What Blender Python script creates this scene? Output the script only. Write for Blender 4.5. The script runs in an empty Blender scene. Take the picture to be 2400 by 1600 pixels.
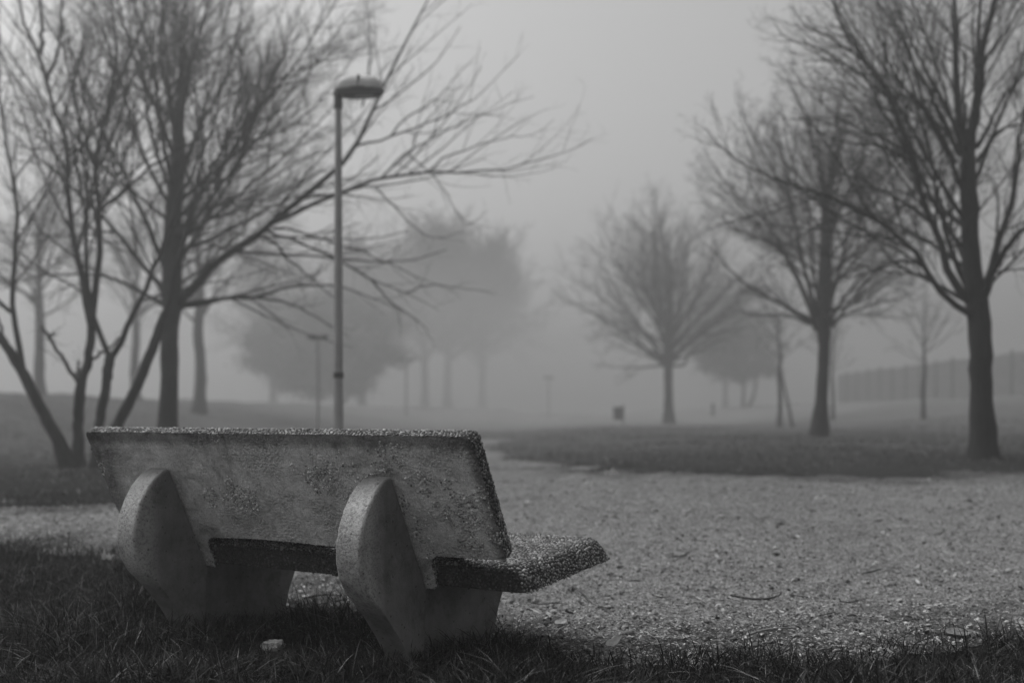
import bpy, bmesh, math
import numpy as np
from mathutils import Vector, Matrix

# ------------------------------------------------------------------ basics
scene = bpy.context.scene
COL = scene.collection
H = 0.88                 # eye height
FPX, CX, YH = 2666.7, 1200.0, 972.4     # 40 mm lens measured on the 2400 px photograph

def at(px, py, D):
    """a point of the place seen at pixel (px,py) and standing D metres away"""
    return np.array([(px - CX) / FPX * D, D, H - (py - YH) / FPX * D])

def sm(a, b, x):
    t = np.clip((x - a) / (b - a), 0, 1)
    return t * t * (3 - 2 * t)

def terrain(X, Y):
    X = np.asarray(X, float); Y = np.asarray(Y, float)
    Yc = np.maximum(Y, 1.0)
    a = np.clip(X / Yc, -0.6, 0.05)
    lo = np.interp(a, [-0.6, -0.45, -0.17, -0.06, 0.05], [13, 14, 28, 38, 44])
    hi = np.interp(a, [-0.6, -0.45, -0.17, -0.06, 0.05], [32, 36, 56, 92, 112])
    crest = np.interp(a, [-0.6, -0.45, -0.275, -0.1725, -0.075, 0.05], [920, 923, 939, 948, 955, 960])
    hc = H + (YH - crest) / FPX * hi
    base = 0.30 * sm(4.9, 12.6, Yc)
    left = base + sm(lo, hi, Yc) * (hc - 0.30)
    right = (base + sm(10.9, 14.5, Yc) * 0.15 * sm(-0.5, 1.8, X) + sm(9, 22, X) * sm(26, 48, Yc) * 1.2
             + sm(50, 100, Yc) * 0.55 * (1 - sm(9, 22, X)))
    w = 1 - sm(-1.5, 3.5, X)
    z = left * w + right * (1 - w)
    bump = 0.05 * np.sin(X * 0.9 + 1.3) * np.sin(Y * 0.55 + 0.4) + 0.03 * np.sin(X * 2.1 + Y * 1.7)
    return z + bump * sm(12, 22, Yc) * (0.3 + 0.7 * sm(0.3, 3, np.abs(X + 0.5)))

def tz(x, y):
    return float(terrain(x, y))

def tag(o, label=None, cat=None, group=None, kind=None):
    if label: o['label'] = label
    if cat: o['category'] = cat
    if group: o['group'] = group
    if kind: o['kind'] = kind
    return o

def empty(name, loc, rz=0.0):
    o = bpy.data.objects.new(name, None)
    o.empty_display_size = 0.2
    COL.objects.link(o)
    o.location = loc
    o.rotation_euler = (0, 0, rz)
    return o

def mesh_np(name, V, F, mats, parent=None, smooth=False, mi=None):
    """V (n,3); F list of int arrays (m,k)"""
    me = bpy.data.meshes.new(name)
    V = np.ascontiguousarray(V, dtype=np.float32)
    loops = np.concatenate([f.reshape(-1) for f in F]).astype(np.int32)
    tot = np.concatenate([np.full(len(f), f.shape[1], np.int32) for f in F])
    start = np.concatenate([[0], np.cumsum(tot)[:-1]]).astype(np.int32)
    me.vertices.add(len(V)); me.vertices.foreach_set('co', V.reshape(-1))
    me.loops.add(len(loops)); me.loops.foreach_set('vertex_index', loops)
    me.polygons.add(len(tot)); me.polygons.foreach_set('loop_start', start)
    me.polygons.foreach_set('loop_total', tot)
    if smooth: me.polygons.foreach_set('use_smooth', np.ones(len(tot), bool))
    if mi is not None: me.polygons.foreach_set('material_index', mi.astype(np.int32))
    me.update(calc_edges=True)
    for m in (mats if isinstance(mats, (list, tuple)) else [mats]): me.materials.append(m)
    o = bpy.data.objects.new(name, me)
    COL.objects.link(o)
    if parent: o.parent = parent
    return o

def mesh_bm(name, bm, mats, parent=None, smooth_angle=None, wn=False):
    me = bpy.data.meshes.new(name)
    bmesh.ops.recalc_face_normals(bm, faces=bm.faces)
    bm.to_mesh(me); bm.free()
    for m in (mats if isinstance(mats, (list, tuple)) else [mats]): me.materials.append(m)
    if smooth_angle is not None:
        me.polygons.foreach_set('use_smooth', np.ones(len(me.polygons), bool))
        me.set_sharp_from_angle(angle=math.radians(smooth_angle))
    o = bpy.data.objects.new(name, me)
    if wn:
        md = o.modifiers.new('even_normals', 'WEIGHTED_NORMAL'); md.keep_sharp = True; md.weight = 100
    COL.objects.link(o)
    if parent: o.parent = parent
    return o

def copy_tree(o, parent=None):
    c = o.copy(); COL.objects.link(c); c.parent = parent
    for ch in list(o.children): copy_tree(ch, c)
    return c

# ------------------------------------------------------------------ node helpers
class NT:
    def __init__(s, name):
        s.m = bpy.data.materials.new(name); s.m.use_nodes = True
        s.t = s.m.node_tree; s.t.nodes.clear()
        s.out = s.t.nodes.new('ShaderNodeOutputMaterial')
        s.b = s.t.nodes.new('ShaderNodeBsdfPrincipled')
        s.t.links.new(s.b.outputs[0], s.out.inputs['Surface'])
        s.b.inputs['Specular IOR Level'].default_value = 0.3
    def n(s, typ, **kw):
        n = s.t.nodes.new(typ)
        for k, v in kw.items():
            if hasattr(n, k): setattr(n, k, v)
        return n
    def l(s, a, b): s.t.links.new(a, b)
    def coord(s, scale=(1, 1, 1), which='Object'):
        tc = s.n('ShaderNodeTexCoord'); mp = s.n('ShaderNodeMapping')
        mp.inputs['Scale'].default_value = scale
        s.l(tc.outputs[which], mp.inputs['Vector']); return mp.outputs[0]
    def noise(s, vec, scale, detail=4, rough=0.6, dist=0.0):
        n = s.n('ShaderNodeTexNoise'); n.inputs['Scale'].default_value = scale
        n.inputs['Detail'].default_value = detail; n.inputs['Roughness'].default_value = rough
        n.inputs['Distortion'].default_value = dist
        s.l(vec, n.inputs['Vector']); return n.outputs[0]
    def voro(s, vec, scale, out='Distance', feature='F1', rnd=1.0):
        n = s.n('ShaderNodeTexVoronoi'); n.feature = feature
        n.inputs['Scale'].default_value = scale; n.inputs['Randomness'].default_value = rnd
        s.l(vec, n.inputs['Vector']); return n.outputs[out]
    def ramp(s, fac, stops):
        r = s.n('ShaderNodeValToRGB'); e = r.color_ramp.elements
        while len(e) < len(stops): e.new(0.5)
        for i, (p, v) in enumerate(stops):
            e[i].position = p; e[i].color = (v, v, v, 1) if not isinstance(v, tuple) else (*v, 1)
        s.l(fac, r.inputs[0]); return r.outputs[0]
    def math(s, op, a, b=None, clamp=False):
        n = s.n('ShaderNodeMath'); n.operation = op; n.use_clamp = clamp
        for i, x in enumerate((a, b)):
            if x is None: continue
            if isinstance(x, (int, float)): n.inputs[i].default_value = x
            else: s.l(x, n.inputs[i])
        return n.outputs[0]
    def mix(s, fac, a, b, typ='MIX'):
        n = s.n('ShaderNodeMix'); n.data_type = 'RGBA'; n.blend_type = typ
        for sock, x in ((n.inputs['Factor'], fac), (n.inputs['A'], a), (n.inputs['B'], b)):
            if isinstance(x, (int, float)):
                sock.default_value = x if sock.type == 'VALUE' else (x, x, x, 1)
            else: s.l(x, sock)
        return n.outputs['Result']
    def color(s, c):
        if isinstance(c, (int, float)): s.b.inputs['Base Color'].default_value = (c, c, c, 1)
        else: s.l(c, s.b.inputs['Base Color'])
    def rough(s, r):
        if isinstance(r, (int, float)): s.b.inputs['Roughness'].default_value = r
        else: s.l(r, s.b.inputs['Roughness'])
    def bump(s, h, strength, dist, prev=None):
        n = s.n('ShaderNodeBump'); n.inputs['Strength'].default_value = strength
        n.inputs['Distance'].default_value = dist
        s.l(h, n.inputs['Height'])
        if prev is not None: s.l(prev, n.inputs['Normal'])
        s.l(n.outputs[0], s.b.inputs['Normal']); return n.outputs[0]
    def island(s):
        return s.n('ShaderNodeNewGeometry').outputs['Random Per Island']

def mat_soil():
    m = NT('grass_soil'); v = m.coord()
    a = m.noise(v, 0.35, 5); b = m.noise(v, 5.0, 6, 0.7); c = m.noise(v, 45, 4, 0.7)
    col = m.ramp(m.mix(0.5, a, b), [(0.32, 0.014), (0.52, 0.03), (0.72, 0.05)])
    # dark lawn near; fog over the farther ground painted in as paler tone
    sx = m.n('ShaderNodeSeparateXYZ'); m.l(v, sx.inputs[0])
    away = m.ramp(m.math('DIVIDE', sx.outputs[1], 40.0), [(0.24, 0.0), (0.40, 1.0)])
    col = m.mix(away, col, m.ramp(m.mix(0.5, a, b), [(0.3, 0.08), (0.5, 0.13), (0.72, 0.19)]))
    far_haze = m.ramp(m.math('DIVIDE', sx.outputs[1], 100.0), [(0.26, 0.0), (0.60, 1.0)])
    col = m.mix(far_haze, col, m.ramp(m.mix(0.5, a, b), [(0.3, 0.17), (0.5, 0.25), (0.72, 0.33)]))
    col = m.mix(0.6, col, m.ramp(c, [(0.3, 0.25), (0.7, 1.0)]), 'MULTIPLY')
    m.color(col); m.rough(1.0); m.b.inputs['Specular IOR Level'].default_value = 0.0
    n1 = m.bump(b, 0.8, 0.08); m.bump(c, 0.9, 0.03, n1)
    return m.m

def mat_gravel():
    m = NT('gravel_ground'); v = m.coord()
    wig = m.noise(v, 3.0, 3)
    big = m.noise(v, 0.8, 5, 0.65); mid = m.noise(v, 9, 5, 0.7); fine = m.noise(v, 60, 4, 0.75)
    cell = m.voro(v, 95, 'Color'); sep = m.n('ShaderNodeSeparateColor'); m.l(cell, sep.inputs[0])
    dist = m.voro(v, 95, 'Distance'); dist2 = m.voro(v, 38, 'Distance')
    base = m.ramp(m.mix(0.5, big, mid), [(0.3, 0.24), (0.5, 0.34), (0.7, 0.44)])
    stone = m.ramp(sep.outputs[0], [(0.0, 0.35), (0.45, 0.85), (0.8, 1.15), (1.0, 1.7)])
    col = m.mix(0.85, base, stone, 'MULTIPLY')
    gap = m.ramp(dist, [(0.25, 1.0), (0.75, 0.55)])
    col = m.mix(0.8, col, gap, 'MULTIPLY')
    dark = m.ramp(m.noise(v, 16, 5, 0.75), [(0.36, 0.45), (0.48, 1.0)])
    col = m.mix(0.9, col, dark, 'MULTIPLY')
    at_ = m.n('ShaderNodeAttribute'); at_.attribute_name = 'dirt'
    col = m.mix(at_.outputs['Fac'], col, m.mix(1.0, m.ramp(fine, [(0.3, 0.03), (0.6, 0.10), (0.75, 0.2)]), stone, 'MULTIPLY'))
    m.color(col); m.rough(0.9)
    n1 = m.bump(mid, 0.9, 0.05); n2 = m.bump(m.math('SUBTRACT', 1.0, dist), 1.0, 0.012, n1)
    m.bump(fine, 0.9, 0.012, n2)
    return m.m

def mat_stones():
    m = NT('loose_stone'); r = m.island()
    v = m.coord()
    col = m.ramp(r, [(0.0, 0.03), (0.35, 0.15), (0.65, 0.34), (0.9, 0.5), (1.0, 0.7)])
    col = m.mix(0.5, col, m.ramp(m.noise(v, 120, 3), [(0.3, 0.5), (0.7, 1.0)]), 'MULTIPLY')
    m.color(col); m.rough(0.75); return m.m

def mat_grass(name, lo, mid, hi):
    m = NT(name); r = m.island()
    v = m.coord()
    patch = m.ramp(m.noise(v, 1.6, 3), [(0.3, 0.55), (0.7, 1.3)])
    col = m.ramp(r, [(0.0, lo), (0.55, mid), (0.86, hi), (0.93, hi * 2.4), (1.0, hi * 4.0)])
    m.color(m.mix(1.0, col, patch, 'MULTIPLY')); m.rough(0.7)
    m.b.inputs['Specular IOR Level'].default_value = 0.03
    return m.m

def mat_bark(name, lo, hi, scale=1.0):
    m = NT(name); v = m.coord((6 * scale, 6 * scale, 1.2 * scale))
    a = m.noise(v, 6, 5, 0.7); b = m.noise(m.coord(), 1.4, 3)
    col = m.ramp(a, [(0.3, lo), (0.7, hi)])
    col = m.mix(0.5, col, m.ramp(b, [(0.3, 0.5), (0.7, 1.2)]), 'MULTIPLY')
    m.color(col); m.rough(0.9); m.bump(a, 0.7, 0.02); return m.m

def mat_concrete_support():
    m = NT('cast_concrete'); v = m.coord()
    a = m.noise(v, 5.5, 7, 0.68); b = m.noise(v, 55, 4, 0.7); c = m.noise(v, 210, 3, 0.7)
    col = m.ramp(a, [(0.28, 0.12), (0.5, 0.19), (0.72, 0.26)])
    # rear rim light painted in, grime and lichen specks, washed streaks on the sides
    spk = m.ramp(m.noise(v, 110, 4, 0.8), [(0.40, 0.45), (0.52, 1.0)])
    rim = m.n('ShaderNodeSeparateXYZ'); m.l(m.coord(), rim.inputs[0])
    rear = m.ramp(m.math('MULTIPLY', rim.outputs[1], -1.0), [(0.285, 0.0), (0.37, 1.0)])
    col = m.mix(m.math('MULTIPLY', rear, 0.8), col, m.mix(1.0, m.ramp(a, [(0.3, 0.46), (0.7, 0.60)]), spk, 'MULTIPLY'))
    st = m.noise(m.coord((14, 14, 2.0)), 2.2, 4)
    col = m.mix(0.5, col, m.ramp(st, [(0.3, 0.8), (0.6, 1.05)]), 'MULTIPLY')
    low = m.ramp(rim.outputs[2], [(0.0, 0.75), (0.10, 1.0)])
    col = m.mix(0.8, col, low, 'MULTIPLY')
    pit = m.ramp(m.voro(v, 30, 'Distance'), [(0.07, 0.2), (0.15, 1.0)])
    blot = m.ramp(m.noise(v, 7, 8, 0.78), [(0.34, 0.35), (0.48, 0.95), (0.7, 1.25)])
    col = m.mix(0.7, col, blot, 'MULTIPLY')
    col = m.mix(0.8, col, pit, 'MULTIPLY')
    m.color(col); m.rough(0.85)
    n1 = m.bump(a, 0.35, 0.02); n2 = m.bump(b, 0.9, 0.006, n1)
    n3 = m.bump(pit, 0.6, 0.004, n2); m.bump(c, 0.5, 0.002, n3)
    return m.m

def mat_concrete_back():
    m = NT('rough_concrete'); v = m.coord()
    sx = m.n('ShaderNodeSeparateXYZ'); m.l(v, sx.inputs[0]); u, z = sx.outputs[0], sx.outputs[2]
    # trowel smears running down to the right
    mp = m.n('ShaderNodeMapping'); tc = m.n('ShaderNodeTexCoord'); m.l(tc.outputs['Object'], mp.inputs[0])
    mp.inputs['Rotation'].default_value = (0, math.radians(-14), 0); mp.inputs['Scale'].default_value = (2.6, 7, 7)
    smear = m.noise(mp.outputs[0], 2.6, 9, 0.72, 0.5)
    a = m.noise(v, 2.3, 5, 0.6, 0.4); b = m.noise(v, 26, 5, 0.75); c = m.noise(v, 120, 4, 0.75)
    col = m.ramp(smear, [(0.28, 0.40), (0.45, 0.60), (0.60, 0.74), (0.78, 0.84)])
    col = m.mix(0.75, col, m.ramp(b, [(0.3, 0.7), (0.55, 1.05), (0.75, 1.3)]), 'MULTIPLY')
    g = m.noise(v, 190, 3, 0.8)
    col = m.mix(0.8, col, m.ramp(g, [(0.36, 0.65), (0.5, 1.1), (0.66, 1.45)]), 'MULTIPLY')
    pits = m.ramp(m.voro(v, 60, 'Distance'), [(0.06, 0.2), (0.16, 1.0)])
    col = m.mix(0.7, col, pits, 'MULTIPLY')
    # worn patches where the pebbles show through
    patch = m.ramp(m.noise(v, 2.9, 4, 0.7, 0.6), [(0.47, 0.0), (0.56, 1.0)])
    pd = m.voro(v, 100, 'Distance'); pc = m.n('ShaderNodeSeparateColor'); m.l(m.voro(v, 100, 'Color'), pc.inputs[0])
    peb = m.mix(1.0, m.ramp(pd, [(0.25, 0.34), (0.65, 0.07)]), m.ramp(pc.outputs[0], [(0.0, 0.5), (1.0, 1.25)]), 'MULTIPLY')
    col = m.mix(m.math('MULTIPLY', patch, 0.22), col, peb)
    # darker along the rim, with drip stains under the top edge
    drip = m.noise(m.coord((22, 1, 1.6)), 1.3, 5, .7)
    topd = m.math('ADD', m.math('MULTIPLY', m.math('SUBTRACT', 0.81, z), 9.0), m.math('MULTIPLY', drip, -0.5))
    gt = m.ramp(topd, [(0.0, 0.4), (0.22, 1.0)])
    run = m.ramp(drip, [(0.30, 0.6), (0.40, 1.0)])
    col = m.mix(0.7, col, run, 'MULTIPLY')
    ge = m.ramp(m.math('ADD', m.math('SUBTRACT', 0.375, u), m.math('MULTIPLY', b, 0.02)), [(0.02, 0.28), (0.06, 1.0)])
    gl = m.ramp(m.math('ADD', m.math('ADD', u, 1.53), m.math('MULTIPLY', b, -0.1)), [(0.0, 0.5), (0.08, 1.0)])
    for g in (gt, ge, gl): col = m.mix(0.9, col, g, 'MULTIPLY')
    spots = m.ramp(m.noise(v, 17, 3, 0.5), [(0.28, 0.55), (0.35, 1.0)])
    col = m.mix(0.8, col, spots, 'MULTIPLY')
    stain = m.ramp(m.noise(v, 3.6, 8, 0.72, 0.8), [(0.36, 0.42), (0.47, 0.9), (0.56, 1.05)])
    col = m.mix(0.85, col, stain, 'MULTIPLY')
    m.color(col); m.rough(0.9)
    n1 = m.bump(smear, 0.25, 0.015); n2 = m.bump(b, 0.5, 0.010, n1)
    n3 = m.bump(m.mix(patch, 0.5, m.math('SUBTRACT', 1.0, pd)), 0.5, 0.010, n2)
    m.bump(g, 0.7, 0.005, n3)
    return m.m

def mat_matrix():
    m = NT('dark_cement'); v = m.coord()
    m.color(m.ramp(m.noise(v, 40, 4), [(0.3, 0.018), (0.7, 0.05)])); m.rough(0.95)
    m.bump(m.noise(v, 160, 3), 0.8, 0.004); return m.m

def mat_pebble(name='washed_pebble', k=1.0, dk=0.8):
    m = NT(name); r = m.island(); v = m.coord()
    col = m.ramp(r, [(0.0, 0.10), (0.3, 0.2), (0.6, 0.30), (0.85, 0.40), (1.0, 0.6)])
    dirt = m.ramp(m.noise(v, 7, 4, 0.7), [(0.3, 0.35), (0.6, 1.0)])
    col = m.mix(dk, col, dirt, 'MULTIPLY')
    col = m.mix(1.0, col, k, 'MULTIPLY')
    m.color(col); m.rough(0.6); return m.m

def mat_flat(name, c, rough=0.7, var=0.3, scale=30, metal=0.0):
    m = NT(name); v = m.coord()
    m.color(m.ramp(m.noise(v, scale, 4), [(0.3, c * (1 - var)), (0.7, c * (1 + var))]))
    m.rough(rough); m.b.inputs['Metallic'].default_value = metal
    m.bump(m.noise(v, scale * 3, 3), 0.3, 0.003); return m.m

def mat_leaf():
    m = NT('evergreen_leaf'); r = m.island()
    m.color(m.ramp(r, [(0.0, 0.025), (0.6, 0.05), (1.0, 0.09)])); m.rough(0.6); return m.m

M = dict(soil=mat_soil(), gravel=mat_gravel(), stone=mat_stones(),
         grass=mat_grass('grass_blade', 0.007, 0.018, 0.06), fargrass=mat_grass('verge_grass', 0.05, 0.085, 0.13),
         bark=mat_bark('dark_bark', 0.015, 0.045), bark2=mat_bark('grey_bark', 0.06, 0.13), twig=mat_flat('twig_bark', 0.025, 0.85, 0.3, 4),
         support=mat_concrete_support(), back=mat_concrete_back(), matrix=mat_matrix(), pebble=mat_pebble(), darkpebble=mat_pebble('shaded_pebble', .22), backpebble=mat_pebble('skimmed_pebble', 1.75, .35),
         pole=mat_flat('painted_steel', 0.26, 0.5, 0.15, 6), hood=mat_flat('lamp_hood_plastic', 0.36, 0.4, 0.1, 8),
         rim=mat_flat('dark_lamp_rim', 0.05, 0.5, 0.2, 8), glass=mat_flat('lamp_lens', 0.30, 0.3, 0.05, 8),
         leaf=mat_leaf(), fence=mat_flat('fence_panel', 0.2, 0.8, 0.25, 3), post=mat_flat('fence_post', 0.08, 0.8, 0.2, 4),
         pale=mat_flat('dry_leaf', 0.62, 0.7, 0.2, 40), white=mat_flat('white_paper', 0.75, 0.8, 0.08, 30),
         palestone=mat_flat('pale_stone', 0.32, 0.9, 0.5, 45), stick=mat_flat('dark_stick', 0.05, 0.9, 0.4, 60),
         palestick=mat_flat('pale_stick', 0.2, 0.9, 0.3, 60), darkleaf=mat_flat('dark_leaf', 0.04, 0.7, 0.4, 60),
         bin=mat_flat('bin_metal', 0.05, 0.6, 0.2, 6))

# ------------------------------------------------------------------ tubes and trees
class Tubes:
    def __init__(s): s.g = {}
    def add(s, P, R, sides):
        s.g.setdefault((len(P), sides), []).append((P, R))
    def build(s, name, mat, parent=None):
        Vs, Fs, off = [], [], 0
        for (n, k), L in s.g.items():
            P = np.array([p for p, _ in L], float); R = np.array([r for _, r in L], float)
            B = len(P)
            T = np.empty_like(P); T[:, 1:-1] = P[:, 2:] - P[:, :-2]; T[:, 0] = P[:, 1] - P[:, 0]; T[:, -1] = P[:, -1] - P[:, -2]
            T /= np.linalg.norm(T, axis=2, keepdims=True) + 1e-9
            mt = T.mean(1); ref = np.where(np.abs(mt[:, 2:3]) > 0.8, [[1.0, 0.2, 0]], [[0.1, 0.05, 1.0]])
            N = np.cross(T, ref[:, None, :]); N /= np.linalg.norm(N, axis=2, keepdims=True) + 1e-9
            Bn = np.cross(T, N)
            ang = np.arange(k) * 2 * np.pi / k
            V = P[:, :, None, :] + R[:, :, None, None] * (np.cos(ang)[None, None, :, None] * N[:, :, None, :] + np.sin(ang)[None, None, :, None] * Bn[:, :, None, :])
            idx = off + np.arange(B * n * k).reshape(B, n, k)
            a = idx[:, :-1, :]; b = np.roll(a, -1, 2); c = idx[:, 1:, :]; d = np.roll(c, -1, 2)
            Fs.append(np.stack([a, b, d, c], -1).reshape(-1, 4))
            Vs.append(V.reshape(-1, 3)); off += B * n * k
        Q = np.concatenate(Fs)
        return mesh_np(name, np.concatenate(Vs), [Q], mat, parent, smooth=True)

def norm(v): return v / (np.linalg.norm(v) + 1e-9)

def resample(P, n):
    P = np.asarray(P, float)
    # Catmull-Rom, then even spacing
    Q = np.vstack([2 * P[0] - P[1], P, 2 * P[-1] - P[-2]])
    out = []
    for i in range(1, len(Q) - 2):
        for t in np.linspace(0, 1, 8, endpoint=False):
            p0, p1, p2, p3 = Q[i - 1:i + 3]
            out.append(0.5 * (2 * p1 + (p2 - p0) * t + (2 * p0 - 5 * p1 + 4 * p2 - p3) * t * t + (3 * p1 - p0 - 3 * p2 + p3) * t ** 3))
    out.append(P[-1]); out = np.array(out)
    s = np.concatenate([[0], np.cumsum(np.linalg.norm(np.diff(out, axis=0), axis=1))])
    u = np.linspace(0, s[-1], n)
    return np.stack([np.interp(u, s, out[:, k]) for k in range(3)], 1)

def grow(p, d, L, n, up, wob, rng):
    P = [p]; d = norm(d); st = L / (n - 1)
    for i in range(n - 1):
        d = norm(d + np.array([0, 0, up]) + rng.normal(0, wob, 3))
        p = p + d * st; P.append(p)
    return np.array(P)

LV = [None,
      dict(ratio=0.50, n=7, sides=4, up=0.03, wob=0.08, ang=(26, 56), per=11, t0=0.16),
      dict(ratio=0.44, n=5, sides=3, up=0.05, wob=0.09, ang=(25, 52), per=7, t0=0.12),
      dict(ratio=0.50, n=4, sides=3, up=0.03, wob=0.11, ang=(28, 56), per=5, t0=0.15)]

SC = [1.0]
def branch_out(tb, P, R, level, rng, dens=1.0, minr=0.0022, upb=0.0, maxlevel=3, L0=None):
    if level > maxlevel: return
    lv = LV[level]
    seg = np.linalg.norm(np.diff(P, axis=0), axis=1); Lp = seg.sum()
    Lref = L0 if L0 else Lp
    per = lv['per'] * dens * (Lp / SC[0] / {1: 3.4, 2: 1.7, 3: 0.8}[level]) ** 0.8
    k = int(per) + (rng.random() < per - int(per))
    s = np.concatenate([[0], np.cumsum(seg)]) / Lp
    for j in range(k):
        t = lv['t0'] + (1 - lv['t0']) * (j + rng.random()) / max(k, 1)
        t = min(t, 0.985)
        i = min(np.searchsorted(s, t) - 1, len(P) - 2); i = max(i, 0)
        f = (t - s[i]) / (s[i + 1] - s[i] + 1e-9)
        p = P[i] * (1 - f) + P[i + 1] * f; r = R[i] * (1 - f) + R[i + 1] * f
        T = norm(P[i + 1] - P[i])
        q = rng.normal(0, 1, 3); q[2] = q[2] * 0.75 + upb; q = norm(q - T * (q @ T))
        th = math.radians(rng.uniform(*lv['ang']))
        d = T * math.cos(th) + q * math.sin(th)
        L = Lref * lv['ratio'] * (1.15 - 0.88 * t) * rng.uniform(0.65, 1.25)
        L = max(L, 0.15 * SC[0])
        C = grow(p, d, L, lv['n'], lv['up'] + upb * 0.1, lv['wob'], rng)
        r0 = max(min(r * 0.62, (0.0065 if level == 1 else 0.0038) * L + 0.002 * SC[0]), minr)
        Rc = np.linspace(r0, max(minr * 0.8, r0 * 0.3), lv['n'])
        tb.add(C, Rc, lv['sides'])
        branch_out(tb, C, Rc, level + 1, rng, dens, minr, upb, maxlevel)

def tree(name, label, cat, group, base, trunk, tr, limbs, fans, seed, dens=1.0, minr=0.0022,
         bark='bark', upb=0.04, maxlevel=3, flare=1.6, sc=1.0):
    """trunk: world polyline(s); tr: radii; limbs: traced (polyline, r0, r1); fans: dict of an envelope of extra limbs"""
    rng = np.random.default_rng(seed); SC[0] = sc; minr *= sc
    root = empty(name, base)
    b = np.array(base)
    tk = Tubes()
    trunks = trunk if isinstance(trunk[0], list) else [trunk]
    trs = tr if isinstance(tr[0], (list, tuple)) else [tr]
    for P, R in zip(trunks, trs):
        Q = resample(np.array(P) - b, 22)
        rr = np.interp(np.linspace(0, 1, 22), np.linspace(0, 1, len(R)), R) * sc
        rr = rr * (1 + (flare - 1) * np.exp(-np.linspace(0, 1, 22) * 11)) * (1 + rng.normal(0, 0.04, 22))
        tk.add(Q + rng.normal(0, 0.006, Q.shape), rr, 12)
    tk.build('trunk', M[bark], root)
    tb = Tubes()
    for P, r0, r1, *ld in limbs:
        Q = resample(np.array(P) - b, 16); Q[1:] += rng.normal(0, 0.014 * sc, (15, 3))
        R = (r0 + (r1 - r0) * np.linspace(0, 1, 16) ** 0.8) * sc
        tb.add(Q, R, 7)
        branch_out(tb, Q, R, 1, rng, dens * (ld[0] if ld else 1.0), minr, upb, maxlevel)
    if fans:
        c = np.array(fans['c']); c[2] = c[2] if sc == 1 else H + (c[2] - H) * sc; c = c - b; rad = np.array(fans['r']) * sc
        S = resample(np.array(fans['spine']) - b, 20)
        for j in range(fans['n']):
            f = fans.get('f0', 0.0) + (1 - fans.get('f0', 0.0)) * (j + rng.random()) / fans['n']
            p = S[min(int(f * 19), 19)]
            az = rng.uniform(0, 2 * np.pi) if 'az' not in fans else rng.uniform(*fans['az'])
            inc = math.radians(np.interp(f, [0, 1], fans.get('inc', (62, 12))) + rng.normal(0, 10))
            d = np.array([math.sin(inc) * math.cos(az), math.sin(inc) * math.sin(az), math.cos(inc)])
            # length to the envelope
            q = (p - c) / rad; e = d / rad
            A, Bq, Cq = e @ e, 2 * q @ e, q @ q - 1
            disc = Bq * Bq - 4 * A * Cq
            if disc < 0: continue
            L = (-Bq + math.sqrt(disc)) / (2 * A)
            if L < 0.5 * sc: continue
            L *= rng.uniform(0.78, 1.04)
            Q = grow(p, d, L, 13, fans.get('up', 0.02), 0.07, rng)
            r0 = sc * fans['rad'] * rng.uniform(0.6, 1.1) * (0.45 + 0.55 * min(L / sc / 4, 1.2))
            R = r0 + (0.006 * sc - r0) * np.linspace(0, 1, 13) ** 0.75
            tb.add(Q, R, 6)
            branch_out(tb, Q, R, 1, rng, dens, minr, upb, maxlevel)
    tb.build('crown', M['twig'], root)
    return tag(root, label, cat, group)

def line(D, pts, dz=0.0):
    """pixel polyline -> world polyline, drifting dz metres in depth from root to tip"""
    n = len(pts)
    return [at(x, y, D + dz * (i / max(n - 1, 1))) for i, (x, y) in enumerate(pts)]

# ------------------------------------------------------------------ ground
def axis(a, b, c0, c1, fine, coarse_growth=1.12):
    xs = list(np.arange(c0, c1 + 1e-6, fine)); s = fine
    x = c1
    while x < b: s *= coarse_growth; x += s; xs.append(min(x, b))
    x = c0; s = fine
    while x > a: s *= coarse_growth; x -= s; xs.insert(0, max(x, a))
    return np.array(sorted(set(np.round(xs, 4))))

def build_ground():
    xs = axis(-155, 155, -16, 26, 0.5); ys = axis(-35, 235, 2, 62, 0.5)
    X, Y = np.meshgrid(xs, ys); Z = terrain(X, Y)
    V = np.stack([X, Y, Z], -1).reshape(-1, 3)
    ny, nx = X.shape; idx = np.arange(ny * nx).reshape(ny, nx)
    Q = np.stack([idx[:-1, :-1], idx[:-1, 1:], idx[1:, 1:], idx[1:, :-1]], -1).reshape(-1, 4)
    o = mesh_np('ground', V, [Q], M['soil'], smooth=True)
    tag(o, kind='structure')
build_ground()

def gpt(px, py):
    # where the ray of that pixel first meets the ground
    Ds = np.linspace(2.0, 45.0, 4301); z = H - (py - YH) / FPX * Ds - terrain((px - CX) / FPX * Ds, Ds)
    i = int(np.argmax(z <= 0)); D = Ds[i] if z[i] <= 0 else 45.0
    return ((px - CX) / FPX * D, D)

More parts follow.
